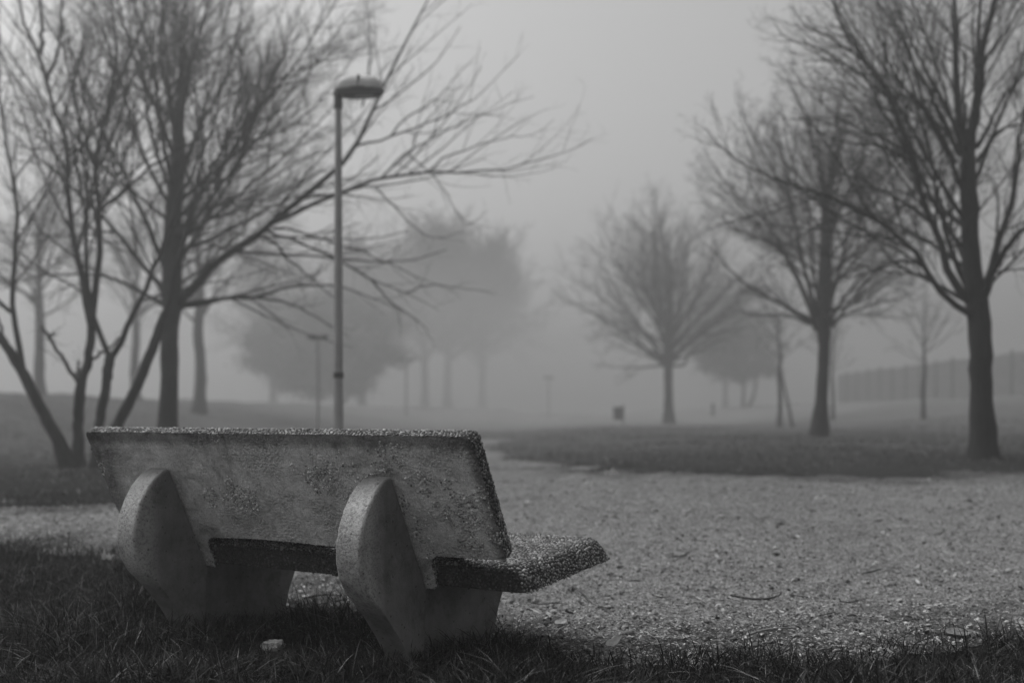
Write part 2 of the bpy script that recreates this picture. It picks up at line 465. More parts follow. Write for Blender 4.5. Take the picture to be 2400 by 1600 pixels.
FAR = [(2900, 1111), (2400, 1113), (2150, 1114), (1900, 1116), (1740, 1114), (1600, 1111), (1500, 1107), (1400, 1099), (1300, 1090), (1220, 1081),
       (1160, 1071), (1138, 1058), (1144, 1046), (1160, 1037), (1186, 1031)]
PATHL = [(1150, 1030), (1110, 1034), (1060, 1042), (1000, 1056), (900, 1075), (700, 1115), (480, 1160), (280, 1184), (0, 1190), (-300, 1192), (-900, 1196)]
NEAR = [(-1200, 1262), (-500, 1260), (0, 1262), (200, 1274), (300, 1296), (420, 1330), (560, 1388), (690, 1436), (850, 1470), (1000, 1500), (1180, 1520), (1300, 1531), (1450, 1536),
        (1650, 1540), (1850, 1534), (2000, 1522), (2150, 1506), (2300, 1484), (2450, 1462), (2700, 1440), (3200, 1420)]
def edge_noise(pts, amp, rng, k=4):
    P = np.array([gpt(*p) for p in pts]); out = []
    for i in range(len(P) - 1):
        for j in range(k):
            q = P[i] + (P[i + 1] - P[i]) * j / k
            a = amp * min(1.0, q[1] / 9)
            out.append(q + (rng.normal(0, a, 2) if (i or j) else 0))
    out.append(P[-1]); return out
_r = np.random.default_rng(4)
POLY = np.array(edge_noise(FAR, 0.16, _r, 6) + edge_noise(PATHL, 0.10, _r) + edge_noise([(x, y + 30) for x, y in NEAR], 0.05, _r, 4))

def inside(x, y, poly=POLY):
    x = np.asarray(x); y = np.asarray(y); c = np.zeros(x.shape, bool)
    j = len(poly) - 1
    for i in range(len(poly)):
        xi, yi = poly[i]; xj, yj = poly[j]
        t = ((yi > y) != (yj > y)) & (x < (xj - xi) * (y - yi) / (yj - yi + 1e-12) + xi)
        c ^= t; j = i
    return c

def edge_dist(x, y, poly=POLY):
    d = np.full(x.shape, 1e9); n = len(poly)
    for i in range(n):
        a = poly[i]; b = poly[(i + 1) % n]; ab = b - a
        t = np.clip(((x - a[0]) * ab[0] + (y - a[1]) * ab[1]) / (ab @ ab + 1e-12), 0, 1)
        d = np.minimum(d, np.hypot(x - a[0] - t * ab[0], y - a[1] - t * ab[1]))
    return d

def vnoise(x, y, seed):
    """smooth value noise, 0..1"""
    xi, yi = np.floor(x).astype(np.int64), np.floor(y).astype(np.int64); fx, fy = x - xi, y - yi
    fx = fx * fx * (3 - 2 * fx); fy = fy * fy * (3 - 2 * fy)
    def hsh(a, b):
        h = (a * 374761393 + b * 668265263 + seed * 974711) & 0xffffffff
        h = ((h ^ (h >> 13)) * 1274126177) & 0xffffffff
        return ((h ^ (h >> 16)) & 0xffff) / 65535.0
    return (hsh(xi, yi) * (1 - fx) + hsh(xi + 1, yi) * fx) * (1 - fy) + (hsh(xi, yi + 1) * (1 - fx) + hsh(xi + 1, yi + 1) * fx) * fy

def relief(x, y):
    """the lumps and hollows of the trodden gravel"""
    return (0.030 * (vnoise(x * 1.7, y * 1.7, 1) - .5) + 0.022 * (vnoise(x * 6, y * 6, 2) - .5)
            + 0.020 * (vnoise(x * 17, y * 17, 3) - .5) + 0.022 * np.maximum(vnoise(x * 45, y * 45, 4) - .45, 0))

def build_path():
    a = np.arange(-1.05, 1.051, 0.0042); ys = [3.6]
    while ys[-1] < 43: ys.append(ys[-1] * 1.0065)
    ys = np.array(ys); A, Y = np.meshgrid(a, ys); X = A * (Y + .3)
    Ed = edge_dist(X.ravel(), Y.ravel()).reshape(X.shape); f = np.clip(Ed / .3, 0, 1); Z = terrain(X, Y) + 0.003 + f * (0.028 + relief(X, Y))
    ny, nx = X.shape; idx = np.arange(ny * nx).reshape(ny, nx)
    cx = (X[:-1, :-1] + X[1:, 1:]) / 2; cyy = (Y[:-1, :-1] + Y[1:, 1:]) / 2
    k = inside(cx, cyy)
    Q = np.stack([idx[:-1, :-1], idx[:-1, 1:], idx[1:, 1:], idx[1:, :-1]], -1)[k]
    used = np.unique(Q); remap = np.full(ny * nx, -1); remap[used] = np.arange(len(used))
    V = np.stack([X, Y, Z], -1).reshape(-1, 3)[used]
    o = mesh_np('gravel_path', V, [remap[Q]], M['gravel'], smooth=True)
    at_ = o.data.attributes.new('dirt', 'FLOAT', 'POINT')
    mud = np.clip(1.15 - Ed / .75 + (vnoise(X * 5, Y * 5, 21) - .5) * .9 + (vnoise(X * 16, Y * 16, 22) - .5) * .6, 0, 1) * (Y < 12)
    at_.data.foreach_set('value', mud.reshape(-1)[used].astype(np.float32))
    tag(o, kind='structure')
build_path()

ICO = None
def ico(sub=0):
    bm = bmesh.new(); bmesh.ops.create_icosphere(bm, subdivisions=sub + 1, radius=1)
    bm.verts.ensure_lookup_table()
    V = np.array([v.co[:] for v in bm.verts]); F = np.array([[v.index for v in f.verts] for f in bm.faces]); bm.free(); return V, F

def scatter_blobs(C, N, size, flat, rng, shape=None, tilt=0.2):
    """little stones: C centres, N normals, size radii; returns V,F"""
    V0, F0 = shape if shape is not None else ico(0)
    n = len(C)
    t = rng.normal(0, 1, (n, 3)); N = N + rng.normal(0, tilt, (n, 3)); N /= np.linalg.norm(N, axis=1, keepdims=True)
    U = np.cross(N, t); U /= np.linalg.norm(U, axis=1, keepdims=True); W = np.cross(N, U)
    sx = size * rng.uniform(0.75, 1.3, n); sy = size * rng.uniform(0.65, 1.0, n); sz = size * flat * rng.uniform(0.7, 1.2, n)
    jit = 1 + rng.normal(0, 0.13, (n, len(V0)))
    L = V0[None] * jit[:, :, None]
    V = C[:, None] + L[..., 0:1] * (U * sx[:, None])[:, None] + L[..., 1:2] * (W * sy[:, None])[:, None] + L[..., 2:3] * (N * sz[:, None])[:, None]
    F = (F0[None] + (np.arange(n) * len(V0))[:, None, None]).reshape(-1, F0.shape[1])
    return V.reshape(-1, 3), F

def build_gravel():
    rng = np.random.default_rng(11)
    n = 125000
    y = 3.9 + (10.5 - 3.9) * rng.random(n) ** 1.7
    x = rng.uniform(-0.55, 0.62, n) * (y + 1.0)
    k = inside(x, y); x, y = x[k], y[k]
    cl = 0.5 + 0.5 * np.sin(x * 5.1 + 1.7 * np.sin(y * 3.7)) * np.sin(y * 4.3 + x * 2.2)
    k = rng.random(len(x)) < 0.35 + 0.65 * cl; x, y = x[k], y[k]
    size = 0.003 + 0.006 * rng.random(len(x)) ** 2.5 + (rng.random(len(x)) < 0.03) * rng.uniform(0.004, 0.012, len(x))
    size *= 1 + 0.08 * (y - 4)
    f = np.clip(edge_dist(x, y) / .3, 0, 1); C = np.stack([x, y, terrain(x, y) + 0.003 + f * (0.028 + relief(x, y)) + size * 0.2], 1)
    oct_v = np.array([[1, 0, 0], [-1, 0, 0], [0, 1, 0], [0, -1, 0], [0, 0, 1], [0, 0, -1]], float)
    oct_f = np.array([[0, 2, 4], [2, 1, 4], [1, 3, 4], [3, 0, 4], [2, 0, 5], [1, 2, 5], [3, 1, 5], [0, 3, 5]])
    V1, F1 = scatter_blobs(C, np.tile([0, 0, 1.0], (len(C), 1)), size, 0.55, rng, (oct_v, oct_f), 0.25)
    # crumbs of leaf and bark lying about, thickest near the grass
    n = 60000
    y = 3.9 + 6.0 * rng.random(n) ** 2.2; x = rng.uniform(-0.5, 0.6, n) * (y + 0.6)
    k = inside(x, y); x, y = x[k], y[k]
    e = edge_dist(x, y); k = rng.random(len(x)) < 0.25 + 0.75 * np.exp(-e / 0.7); x, y = x[k], y[k]
    s = rng.uniform(0.004, 0.013, len(x)) * np.where(rng.random(len(x)) < .06, 2.0, 1.0)
    f = np.clip(edge_dist(x, y) / .3, 0, 1); C = np.stack([x, y, terrain(x, y) + 0.007 + f * (0.028 + relief(x, y)) + 0.004 * rng.random(len(x))], 1)
    q = np.array([[1, 0, 0], [0.1, 0.5, 0.35], [-1, 0.05, 0.1], [-0.1, -0.5, 0.0], [0, 0, 0.45]], float)
    qf = np.array([[0, 1, 4], [1, 2, 4], [2, 3, 4], [3, 0, 4]])
    V2, F2 = scatter_blobs(C, np.tile([0, 0, 1.0], (len(C), 1)), s, 0.45, rng, (q, qf), 0.35)
    o = mesh_np('gravel', np.concatenate([V1, V2]), [np.concatenate([F1, F2 + len(V1)])], M['stone'])
    tag(o, kind='stuff')
build_gravel()

def blades(x, y, h, w, lean, rng, z0=None):
    n = len(x); z = terrain(x, y) if z0 is None else z0
    az = rng.uniform(0, 2 * np.pi, n); la = rng.uniform(0, 2 * np.pi, n)
    side = np.stack([np.cos(az), np.sin(az), np.zeros(n)], 1); ld = np.stack([np.cos(la), np.sin(la), np.zeros(n)], 1)
    base = np.stack([x, y, z - 0.004], 1)
    ts = [0, 0.4, 0.75, 1.0]; ws = [0.8, 1.0, 0.62, 0.0]
    V = []
    for t, ww in zip(ts, ws):
        c = base + ld * (lean * h * t ** 1.8)[:, None]; c[:, 2] += h * t * (1 - 0.32 * np.clip(lean, 0, 1.6) * t)
        if ww == 0: V.append(c)
        else: V += [c - side * (w * ww / 2)[:, None], c + side * (w * ww / 2)[:, None]]
    V = np.stack(V, 1)
    o = (np.arange(n) * 7)[:, None]
    Q = np.concatenate([o + np.array([[0, 1, 3, 2]]), o + np.array([[2, 3, 5, 4]])]); T = o + np.array([[4, 5, 6]])
    return V.reshape(-1, 3), Q, T

def join_blades(name, parts, mat):
    V, Q, T, off = [], [], [], 0
    for v, q, t in parts: V.append(v); Q.append(q + off); T.append(t + off); off += len(v)
    o = mesh_np(name, np.concatenate(V), [np.concatenate(Q), np.concatenate(T)], mat)
    return tag(o, kind='stuff')

# bench frame: u along the bench, v to its front
BO = np.array([(1003 / .98 - CX) / FPX * 4.05, 4.05]); BA = np.array([.8417, -.540]); BF = np.array([.540, .8417])
def bench_uv(x, y):
    d = np.stack([x - BO[0], y - BO[1]], -1); return d @ BA, d @ BF

def build_grass():
    rng = np.random.default_rng(21); parts = []
    def fld(x, y): return 0.5 + 0.25 * np.sin(x * 3.1 + 2 * np.sin(y * 1.9)) + 0.25 * np.sin(y * 4.4 + 1.3 * np.sin(x * 2.7))
    # near lawn
    n = 165000
    y = 2.9 + (8.6 - 2.9) * rng.random(n) ** 1.55; x = rng.uniform(-0.56, 0.56, n) * (y + 0.6)
    ins = inside(x, y); e = edge_dist(x, y)
    pn = vnoise(x * 6, y * 6, 9) * .6 + vnoise(x * 17, y * 17, 10) * .4
    p = np.where(ins, np.exp(-e / 0.22) * np.clip(pn * 3.2 - 1.25, 0, 1), 1.0)
    se = np.where(ins, e, -e)
    p = np.clip((0.30 - se) / 0.32 + (pn - .55) * 2.4, 0, 1) * (se < .8) * np.where(ins, 1 - .55 * sm(.3, 1.2, x), 1 - .3 * sm(.3, 1.2, x) * (e < .25))
    u, v = bench_uv(x, y)
    for s in (0, -1.105):
        p[(u > s - .1) & (u < s) & (v > -.13) & (v < .42)] = 0
    # nothing grows through the larger leaves and scraps lying at the edge
    for px, py, rr in ((1438, 1536, .07), (1438, 1550, .06), (1316, 1494, .05), (1481, 1526, .03), (2250, 1510, .09), (2250, 1522, .07), (1760, 1520, .05), (1830, 1508, .05), (2110, 1518, .03), (640, 1540, .045)):
        cx, cy = gpt(px, py); p[(x - cx) ** 2 + (y - cy) ** 2 < rr * rr] *= .06
    k = rng.random(n) < p; x, y, e, ins = x[k], y[k], e[k], ins[k]; m = len(x)
    h = rng.uniform(0.032, 0.105, m) * (0.55 + 0.95 * fld(x * 1.7 + 3, y * 1.7)) * np.clip(0.95 - np.where(ins, e, -e) / .45, .4, 1)
    # taller clumps beside the supports and behind them
    for (cx, cy, rr, g) in [(*gpt(345, 1450), 0.22, 2.4), (*gpt(420, 1490), 0.15, 1.7), (*gpt(735, 1462), 0.08, 2.6), (*gpt(800, 1490), 0.12, 1.5),
                            (*gpt(1220, 1548), 0.09, 2.0), (*gpt(1000, 1540), 0.15, 1.5), (*gpt(590, 1500), .15, 1.4), (*gpt(300, 1380), .2, 1.8)]:
        h *= 1 + (g - 1) * np.exp(-((x - cx) ** 2 + (y - cy) ** 2) / rr ** 2)
    h *= 0.7 + 0.9 * np.clip(vnoise(x * 3.5, y * 3.5, 41) * 1.6 - .3, 0, 1)
    parts.append(blades(x, y, h, rng.uniform(0.0022, 0.0062, m), rng.uniform(0.1, 1.9, m), rng))
    # separate tufts of long blades
    for (px, py, nb, rr, hh) in [(735, 1462, 90, 0.07, 0.13), (690, 1455, 40, 0.05, 0.11), (830, 1480, 60, 0.1, 0.09), (340, 1450, 260, 0.14, 0.16), (400, 1490, 200, 0.14, 0.13),
                                 (290, 1470, 160, 0.14, 0.12), (1215, 1545, 80, 0.04, 0.10), (1185, 1545, 40, 0.03, 0.08), (1000, 1535, 120, 0.12, 0.10), (900, 1510, 90, .12, .09),
                                 (610, 1500, 90, .12, .09), (1560, 1545, 60, .08, .06), (1100, 1560, 100, .12, .07), (500, 1490, 80, .1, .1), (2060, 1530, 90, .12, .06), (640, 1556, 60, .05, .05), (960, 1552, 170, .11, .12), (900, 1535, 120, .10, .11), (1060, 1565, 170, .12, .11), (1150, 1562, 120, .1, .10), (430, 1478, 120, .1, .12), (560, 1480, 120, .1, .10), (180, 1440, 140, .2, .10), (80, 1500, 140, .2, .10), (250, 1540, 140, .2, .09), (610, 1550, 40, .04, .05)]:
        cx, cy = gpt(px, py)
        x = cx + rng.normal(0, rr, nb); y = cy + rng.normal(0, rr * 0.8, nb)
        parts.append(blades(x, y, hh * rng.uniform(0.5, 1.1, nb), rng.uniform(0.0028, 0.0055, nb), rng.uniform(0.05, 1.0, nb), rng))
    join_blades('lawn_grass', parts, M['grass'])
    # far verges and mounds
    parts = []
    n = 190000
    y = 8.2 + (40 - 8.2) * rng.random(n) ** 1.7; x = rng.uniform(-0.52, 0.55, n) * (y + 0.8)
    ins = inside(x, y); e = edge_dist(x, y)
    se = np.where(ins, e, -e); pn = vnoise(x * 2.2, y * 2.2, 12) * .6 + vnoise(x * 7, y * 7, 13) * .4
    k = (rng.random(n) < np.clip((.30 - se) / .9 + (pn - .52) * 3.2, 0, 1) * (0.5 + 0.5 * fld(x * .5, y * .5))) & (se < 1.3); x, y, e = x[k], y[k], e[k]; m = len(x)
    h = rng.uniform(0.03, 0.075, m) * (0.5 + 1.1 * fld(x * .8, y * .8)) * (0.9 + 0.012 * y) * (0.7 + 1.2 * np.exp(-np.abs(e - .25) / .45) * np.clip(vnoise(x * 1.9, y * 2.4, 31) * 1.7 - .55, 0, 1) + 0.9 * np.clip(vnoise(x * 1.1, y * 1.3, 32) * 2 - 1.0, 0, 1))
    parts.append(blades(x, y, h, rng.uniform(0.003, 0.007, m) * (0.5 + y / 26), rng.uniform(0.4, 2.0, m), rng))
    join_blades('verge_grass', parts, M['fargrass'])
build_grass()

# ------------------------------------------------------------------ bench
def poly_extrude(pts, axis_vec, frame):
    pass

def sample_surface(me, density, rng, accept, rmin):
    """dart-thrown points on a mesh"""
    me.calc_loop_triangles()
    T = np.empty(len(me.loop_triangles) * 3, np.int32); me.loop_triangles.foreach_get('vertices', T); T = T.reshape(-1, 3)
    V = np.empty(len(me.vertices) * 3, np.float32); me.vertices.foreach_get('co', V); V = V.reshape(-1, 3).astype(float)
    A, B, Cc = V[T[:, 0]], V[T[:, 1]], V[T[:, 2]]
    N = np.cross(B - A, Cc - A); ar = np.linalg.norm(N, axis=1) / 2; N /= (2 * ar[:, None] + 1e-12)
    cen = (A + B + Cc) / 3
    w = ar * accept(cen, N); tot = w.sum(); n = int(tot * density)
    ti = rng.choice(len(T), n, p=w / tot)
    r1 = np.sqrt(rng.random(n)); r2 = rng.random(n)
    P = A[ti] * (1 - r1)[:, None] + B[ti] * (r1 * (1 - r2))[:, None] + Cc[ti] * (r1 * r2)[:, None]
    Nn = N[ti]
    grid = {}; keep = []
    g = rmin
    cells = np.floor(P / g).astype(int)
    for i in range(n):
        c = tuple(cells[i]); ok = True; p = P[i]
        for dx in (-1, 0, 1):
            for dy in (-1, 0, 1):
                for dz in (-1, 0, 1):
                    for j in grid.get((c[0] + dx, c[1] + dy, c[2] + dz), ()):
                        q = P[j] - p
                        if q[0] * q[0] + q[1] * q[1] + q[2] * q[2] < rmin * rmin: ok = False; break
                    if not ok: break
                if not ok: break
            if not ok: break
        if ok: grid.setdefault(c, []).append(i); keep.append(i)
    return P[keep], Nn[keep]

def add_pebbles(o, accept, rng, rmin=0.0084, size=0.0058, flat=0.6, slot=1, keepif=None, src=None):
    me = o.data
    P, N = sample_surface(src or me, 4.0 / (rmin * rmin), rng, accept, rmin)
    if keepif is not None: k = keepif(P); P, N = P[k], N[k]
    s = size * rng.uniform(0.7, 1.25, len(P))
    V, F = scatter_blobs(P + N * 0.0004, N, s, flat, rng, ico(0), 0.25)
    nv, nf = len(me.vertices), len(me.polygons)
    bm = bmesh.new(); bm.from_mesh(me)
    tmp = bpy.data.meshes.new('tmp'); tmp.from_pydata(V.tolist(), [], F.tolist())
    tmp.polygons.foreach_set('material_index', np.full(len(F), slot, np.int32)); tmp.polygons.foreach_set('use_smooth', np.ones(len(F), bool))
    bm.from_mesh(tmp); bm.to_mesh(me); bm.free(); bpy.data.meshes.remove(tmp)

V0, K = 0.0788, -0.4934           # rear plane of the backrest: v = V0 + K z
def build_bench():
    rng = np.random.default_rng(5)
    ang = math.atan2(BA[1], BA[0])
    root = empty('park_bench', (BO[0], BO[1], 0), ang)
    tag(root, 'weathered concrete bench with pebbled seat, seen from behind on the grass', 'bench')
    # --- two cast supports: a curved rear fin and a flared foot under the seat
    fin = [(-.250, .672), (-.275, .664), (-.305, .645), (-.340, .612), (-.372, .565), (-.396, .512), (-.410, .455), (-.411, .395), (-.395, .335), (-.360, .280),
           (-.305, .228), (-.245, .172), (-.198, .115), (-.160, .058), (-.140, .0), (-.130, -.06), (-.062, -.06), (-.066, .04), (-.056, .20), (-.050, .262)]
    foot = [(-.070, -.06), (-.070, .275), (-.04, .285), (.02, .290), (.50, .334), (.535, .30), (.515, .235), (.490, .185), (.466, .140), (.447, .095), (.433, .045), (.425, .0), (.42, -.06),
            (.235, -.06), (.225, .012), (.20, .030), (.17, .026), (.15, .008), (.145, -.06)]
    for s in (0.0, -1.105):
        bm = bmesh.new()
        for prof, a, b, bev in ((fin, s - .108, s, .012), (foot, s - .090, s - .036, .008)):
            b2 = bmesh.new()
            gap = .009 if prof is fin else 0
            ra = [b2.verts.new((a, p[0] - gap, p[1])) for p in prof]; rb = [b2.verts.new((b, p[0] - gap, p[1])) for p in prof]
            fa = b2.faces.new(ra); fb = b2.faces.new(rb)
            n = len(prof)
            for i in range(n): b2.faces.new((ra[i], ra[(i + 1) % n], rb[(i + 1) % n], rb[i]))
            bmesh.ops.recalc_face_normals(b2, faces=b2.faces)
            ed = [e for e in b2.edges if (e.verts[0].co.x == e.verts[1].co.x)]
            if prof is fin: ed = [e for e in ed if not all(v.co.y > -.26 for v in e.verts) or False]
            bmesh.ops.bevel(b2, geom=ed, offset=bev, segments=4, affect='EDGES', profile=0.5)
            tm = bpy.data.meshes.new('t'); b2.to_mesh(tm); b2.free(); bm.from_mesh(tm); bpy.data.meshes.remove(tm)
        mesh_bm('support', bm, M['support'], root, 50, True)
    # --- backrest slab
    uL, uR, zt = -1.53, .372, .812
    def arc(cu, cz, r, a0, a1, n=6): return [(cu + r * math.cos(math.radians(a0 + (a1 - a0) * i / n)), cz + r * math.sin(math.radians(a0 + (a1 - a0) * i / n))) for i in range(n + 1)]
    out = []
    out += arc(uL + .02, zt - .02, .02, 180, 90)
    out += arc(uR - .035, zt - .035, .035, 90, 0)
    out += arc(uR - .012, .412, .012, 0, -90, 3)
    def tab(s):
        # from the right: rounded notch, down to the tab, across, and up again
        return arc(s + .095, .352, .045, 90, 180) + [(s + .048, .285), (s + .036, .272), (s - .142, .272), (s - .154, .285)] + arc(s - .203, .352, .045, 0, 90)
    out += tab(0.0)
    out += [(-.30, .399), (-.55, .404), (-.80, .406)]
    out += tab(-1.105)
    out += arc(uL + .012, .412, .012, 270, 180, 3)
    nv = Vector((0, math.cos(math.atan(-K)), math.sin(math.atan(-K))))   # to the front of the slab
    t = .072
    bm = bmesh.new()
    def P(u, z, d): return Vector((u, V0 + K * z, z)) + nv * d
    ra = [bm.verts.new(P(u, z, 0)) for u, z in out]; rb = [bm.verts.new(P(u, z, t)) for u, z in out]
    bm.faces.new(ra); bm.faces.new(rb); n = len(out)
    for i in range(n): bm.faces.new((ra[i], ra[(i + 1) % n], rb[(i + 1) % n], rb[i]))
    bmesh.ops.recalc_face_normals(bm, faces=bm.faces)
    ed = [e for e in bm.edges if (abs((e.verts[0].co - P(0, e.verts[0].co.z, 0)).dot(nv)) > .05 and abs((e.verts[1].co - P(0, e.verts[1].co.z, 0)).dot(nv)) > .05)]
    bmesh.ops.bevel(bm, geom=ed, offset=.040, segments=5, affect='EDGES', profile=0.5)
    bm.normal_update()
    bk = mesh_bm('backrest', bm, [M['back'], M['pebble'], M['matrix'], M['backpebble']], root, 50, True)
    # rear face stays smeared concrete, everything else is dark cement full of pebbles
    mi = np.zeros(len(bk.data.polygons), np.int32)
    for p in bk.data.polygons:
        mi[p.index] = 0 if p.normal.dot(nv) < -.9 else 2
    bk.data.polygons.foreach_set('material_index', mi)
    nn = np.array(nv); bare = bk.data.copy()
    # pebbles showing through where the skim coat has worn off the rear face
    def worn(P):
        q = vnoise(P[:, 0] * 5.2 + 3, P[:, 2] * 7.5, 51) * .55 + vnoise(P[:, 0] * 14, P[:, 2] * 17, 52) * .3 + vnoise(P[:, 0] * 45, P[:, 2] * 45, 53) * .22
        for (cu, cz, ru, rz_) in ((-.80, .60, .16, .07), (-.45, .56, .14, .06), (.26, .60, .06, .16), (-1.36, .56, .10, .08)):
            q = q + .22 * np.exp(-((P[:, 0] - cu) / ru) ** 2 - ((P[:, 2] - cz) / rz_) ** 2)
        return q > .712
    add_pebbles(bk, lambda c, N: ((N @ nn) < -.9) * 1.0, rng, rmin=.0088, size=.0054, flat=.42, slot=3, keepif=worn, src=bare)
    add_pebbles(bk, lambda c, N: ((N @ nn) > -.9) * np.where((c[:, 2] < .40) & (np.abs(N @ nn) < .5) & (N[:, 0] < .5), 0.2, np.where(N[:, 0] > .6, .6, 1.0)), rng, src=bare); bpy.data.meshes.remove(bare)
    # --- seat slab, rising a little to the front, pillowed top edges
    def S(v, top): return (.286 + .088 * (v + .06)) + (.088 if top else 0)
    a0, a1, v0, v1 = -1.575, .418, -.062, .560
    bm = bmesh.new()
    ins = .028
    b = [bm.verts.new((u, v, S(v, 0))) for u, v in ((a0, v0), (a1, v0), (a1, v1), (a0, v1))]
    tp = [bm.verts.new((u, v, S(v, 1))) for u, v in ((a0 + ins, v0 + .004), (a1 - ins, v0 + .004), (a1 - ins, v1 - .06), (a0 + ins, v1 - .06))]
    bm.faces.new(b[::-1]); bm.faces.new(tp)
    for i in range(4): bm.faces.new((b[i], b[(i + 1) % 4], tp[(i + 1) % 4], tp[i]))
    bmesh.ops.recalc_face_normals(bm, faces=bm.faces)
    bm.edges.ensure_lookup_table()
    side = [e for e in bm.edges if (e.verts[0] in b) != (e.verts[1] in b)]
    bmesh.ops.bevel(bm, geom=side, offset=.045, segments=5, affect='EDGES', profile=0.5)
    def is_top(v): return v.co.z > S(v.co.y, 0) + .05
    te = [e for e in bm.edges if is_top(e.verts[0]) and is_top(e.verts[1])]
    bmesh.ops.bevel(bm, geom=te, offset=.032, segments=5, affect='EDGES', profile=0.5)
    be = [e for e in bm.edges if all(abs(v.co.z - S(v.co.y, 0)) < .002 for v in e.verts) and any(f.normal.z > -.5 for f in e.link_faces)]
    bmesh.ops.bevel(bm, geom=be, offset=.007, segments=2, affect='EDGES', profile=0.5)
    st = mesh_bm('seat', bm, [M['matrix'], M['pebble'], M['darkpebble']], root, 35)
    bare = st.data.copy()
    add_pebbles(st, lambda c, N: (N[:, 2] > -.6) * np.where((N[:, 1] < -.8), 0.0, np.where((N[:, 0] > .7), .8, 1.0)), rng)
    add_pebbles(st, lambda c, N: (N[:, 1] < -.78) * 1.0, rng, rmin=.010, slot=2, src=bare); bpy.data.meshes.remove(bare)  # rear pebbles in a darkened copy: shade below the backrest painted in
build_bench()

# ------------------------------------------------------------------ trees
def T(x, y): return (x, y, tz(x, y))
def on_ground(px, D):
    x = (px - CX) / FPX * D; return np.array([x, D, tz(x, D)])

# right, nearest
D = 12.9; b = on_ground(2304, D)
tree('bare_tree', 'nearest and darkest bare tree of the right row, trunk forking low', 'tree', 'bare trees along the path', b,
     [b, at(2303, 1000, D), at(2299, 850, D), at(2297, 780, D), at(2290, 715, D), at(2277, 620, D), at(2272, 500, D), at(2270, 383, D), at(2272, 345, D)],
     [.20, .185, .175, .185, .20, .165, .15, .145, .11],
     [(line(D, [(2266, 360), (2246, 230), (2242, 115), (2238, 0), (2234, -120), (2225, -230)], 0.39), .085, .02),
      (line(D, [(2276, 350), (2282, 287), (2297, 190), (2309, 96), (2332, 0), (2352, -110), (2360, -220)], -0.39), .10, .02),
      (line(D, [(2262, 345), (2262, 260), (2258, 200), (2262, 120)], 0.19), .045, .015),
      (line(D, [(2240, 384), (2183, 276), (2144, 230), (2091, 165), (2064, 100), (2040, 20)], -0.58), .055, .008),
      (line(D, [(2250, 364), (2206, 268), (2160, 180), (2125, 115), (2068, 19), (2030, -60)], 0.65), .055, .008),
      (line(D, [(2256, 345), (2236, 298), (2186, 191), (2144, 111), (2095, 0), (2060, -90)], 0.13), .05, .008),
      (line(D, [(2285, 722), (2225, 645), (2206, 576), (2179, 509), (2156, 440), (2141, 375), (2106, 291), (2075, 222), (2030, 145), (1984, 77), (1955, 0), (1935, -70)], -0.32), .085, .01),
      (line(D, [(2280, 705), (2240, 610), (2214, 520), (2190, 430), (2150, 360), (2117, 298), (2080, 200)], 0.52), .06, .01),
      (line(D, [(2284, 742), (2245, 722), (2206, 680), (2167, 626), (2137, 580), (2102, 550), (2014, 494), (1953, 467), (1896, 444), (1812, 418), (1736, 378), (1690, 347), (1649, 296)], -0.52), .065, .006),
      (line(D, [(2167, 626), (2118, 611), (2068, 626), (2030, 661), (1984, 714), (1950, 770)], 0.52), .035, .005),
      (line(D, [(2141, 380), (2068, 344), (2014, 337), (1940, 320), (1870, 270)], -0.52), .035, .005),
      (line(D, [(2130, 362), (2070, 322), (1990, 290), (1910, 230), (1850, 160)], 0.58), .035, .005),
      (line(D, [(2179, 520), (2129, 482), (2083, 459), (2014, 421), (1950, 400), (1880, 340)], 0.58), .035, .005),
      (line(D, [(2075, 222), (2000, 165), (1930, 120), (1850, 90), (1800, 40)], -0.39), .03, .005),
      (line(D, [(2030, 145), (1950, 90), (1890, 60), (1850, 10)], 0.19), .03, .005),
      (line(D, [(2298, 712), (2322, 650), (2345, 600), (2400, 538), (2470, 470), (2560, 400)], -0.32), .085, .01),
      (line(D, [(2310, 670), (2330, 615), (2343, 560), (2374, 459), (2389, 344), (2404, 240), (2440, 100)], 0.32), .08, .01),
      (line(D, [(2335, 590), (2338, 500), (2336, 440), (2313, 405)], 0.39), .035, .006),
      (line(D, [(2290, 345), (2320, 290), (2355, 222), (2410, 160), (2480, 110)], 0.32), .045, .006),
      (line(D, [(2290, 380), (2340, 310), (2400, 285), (2470, 240)], -0.52), .04, .006),
      (line(D, [(2320, 640), (2380, 632), (2450, 640)], 0.26), .03, .006),
      (line(D, [(2300, 165), (2345, 90), (2400, 10), (2450, -60)], 0.19), .035, .006)],
     dict(c=(b[0], D, 6.4), r=(4.3, 4.3, 4.6), spine=[at(2292, 720, D), at(2275, 600, D), at(2271, 450, D), at(2270, 330, D)], n=12, rad=.05, inc=(58, 22), up=.03),
     101, dens=1.25, minr=.0018, sc=12.9 / 20)

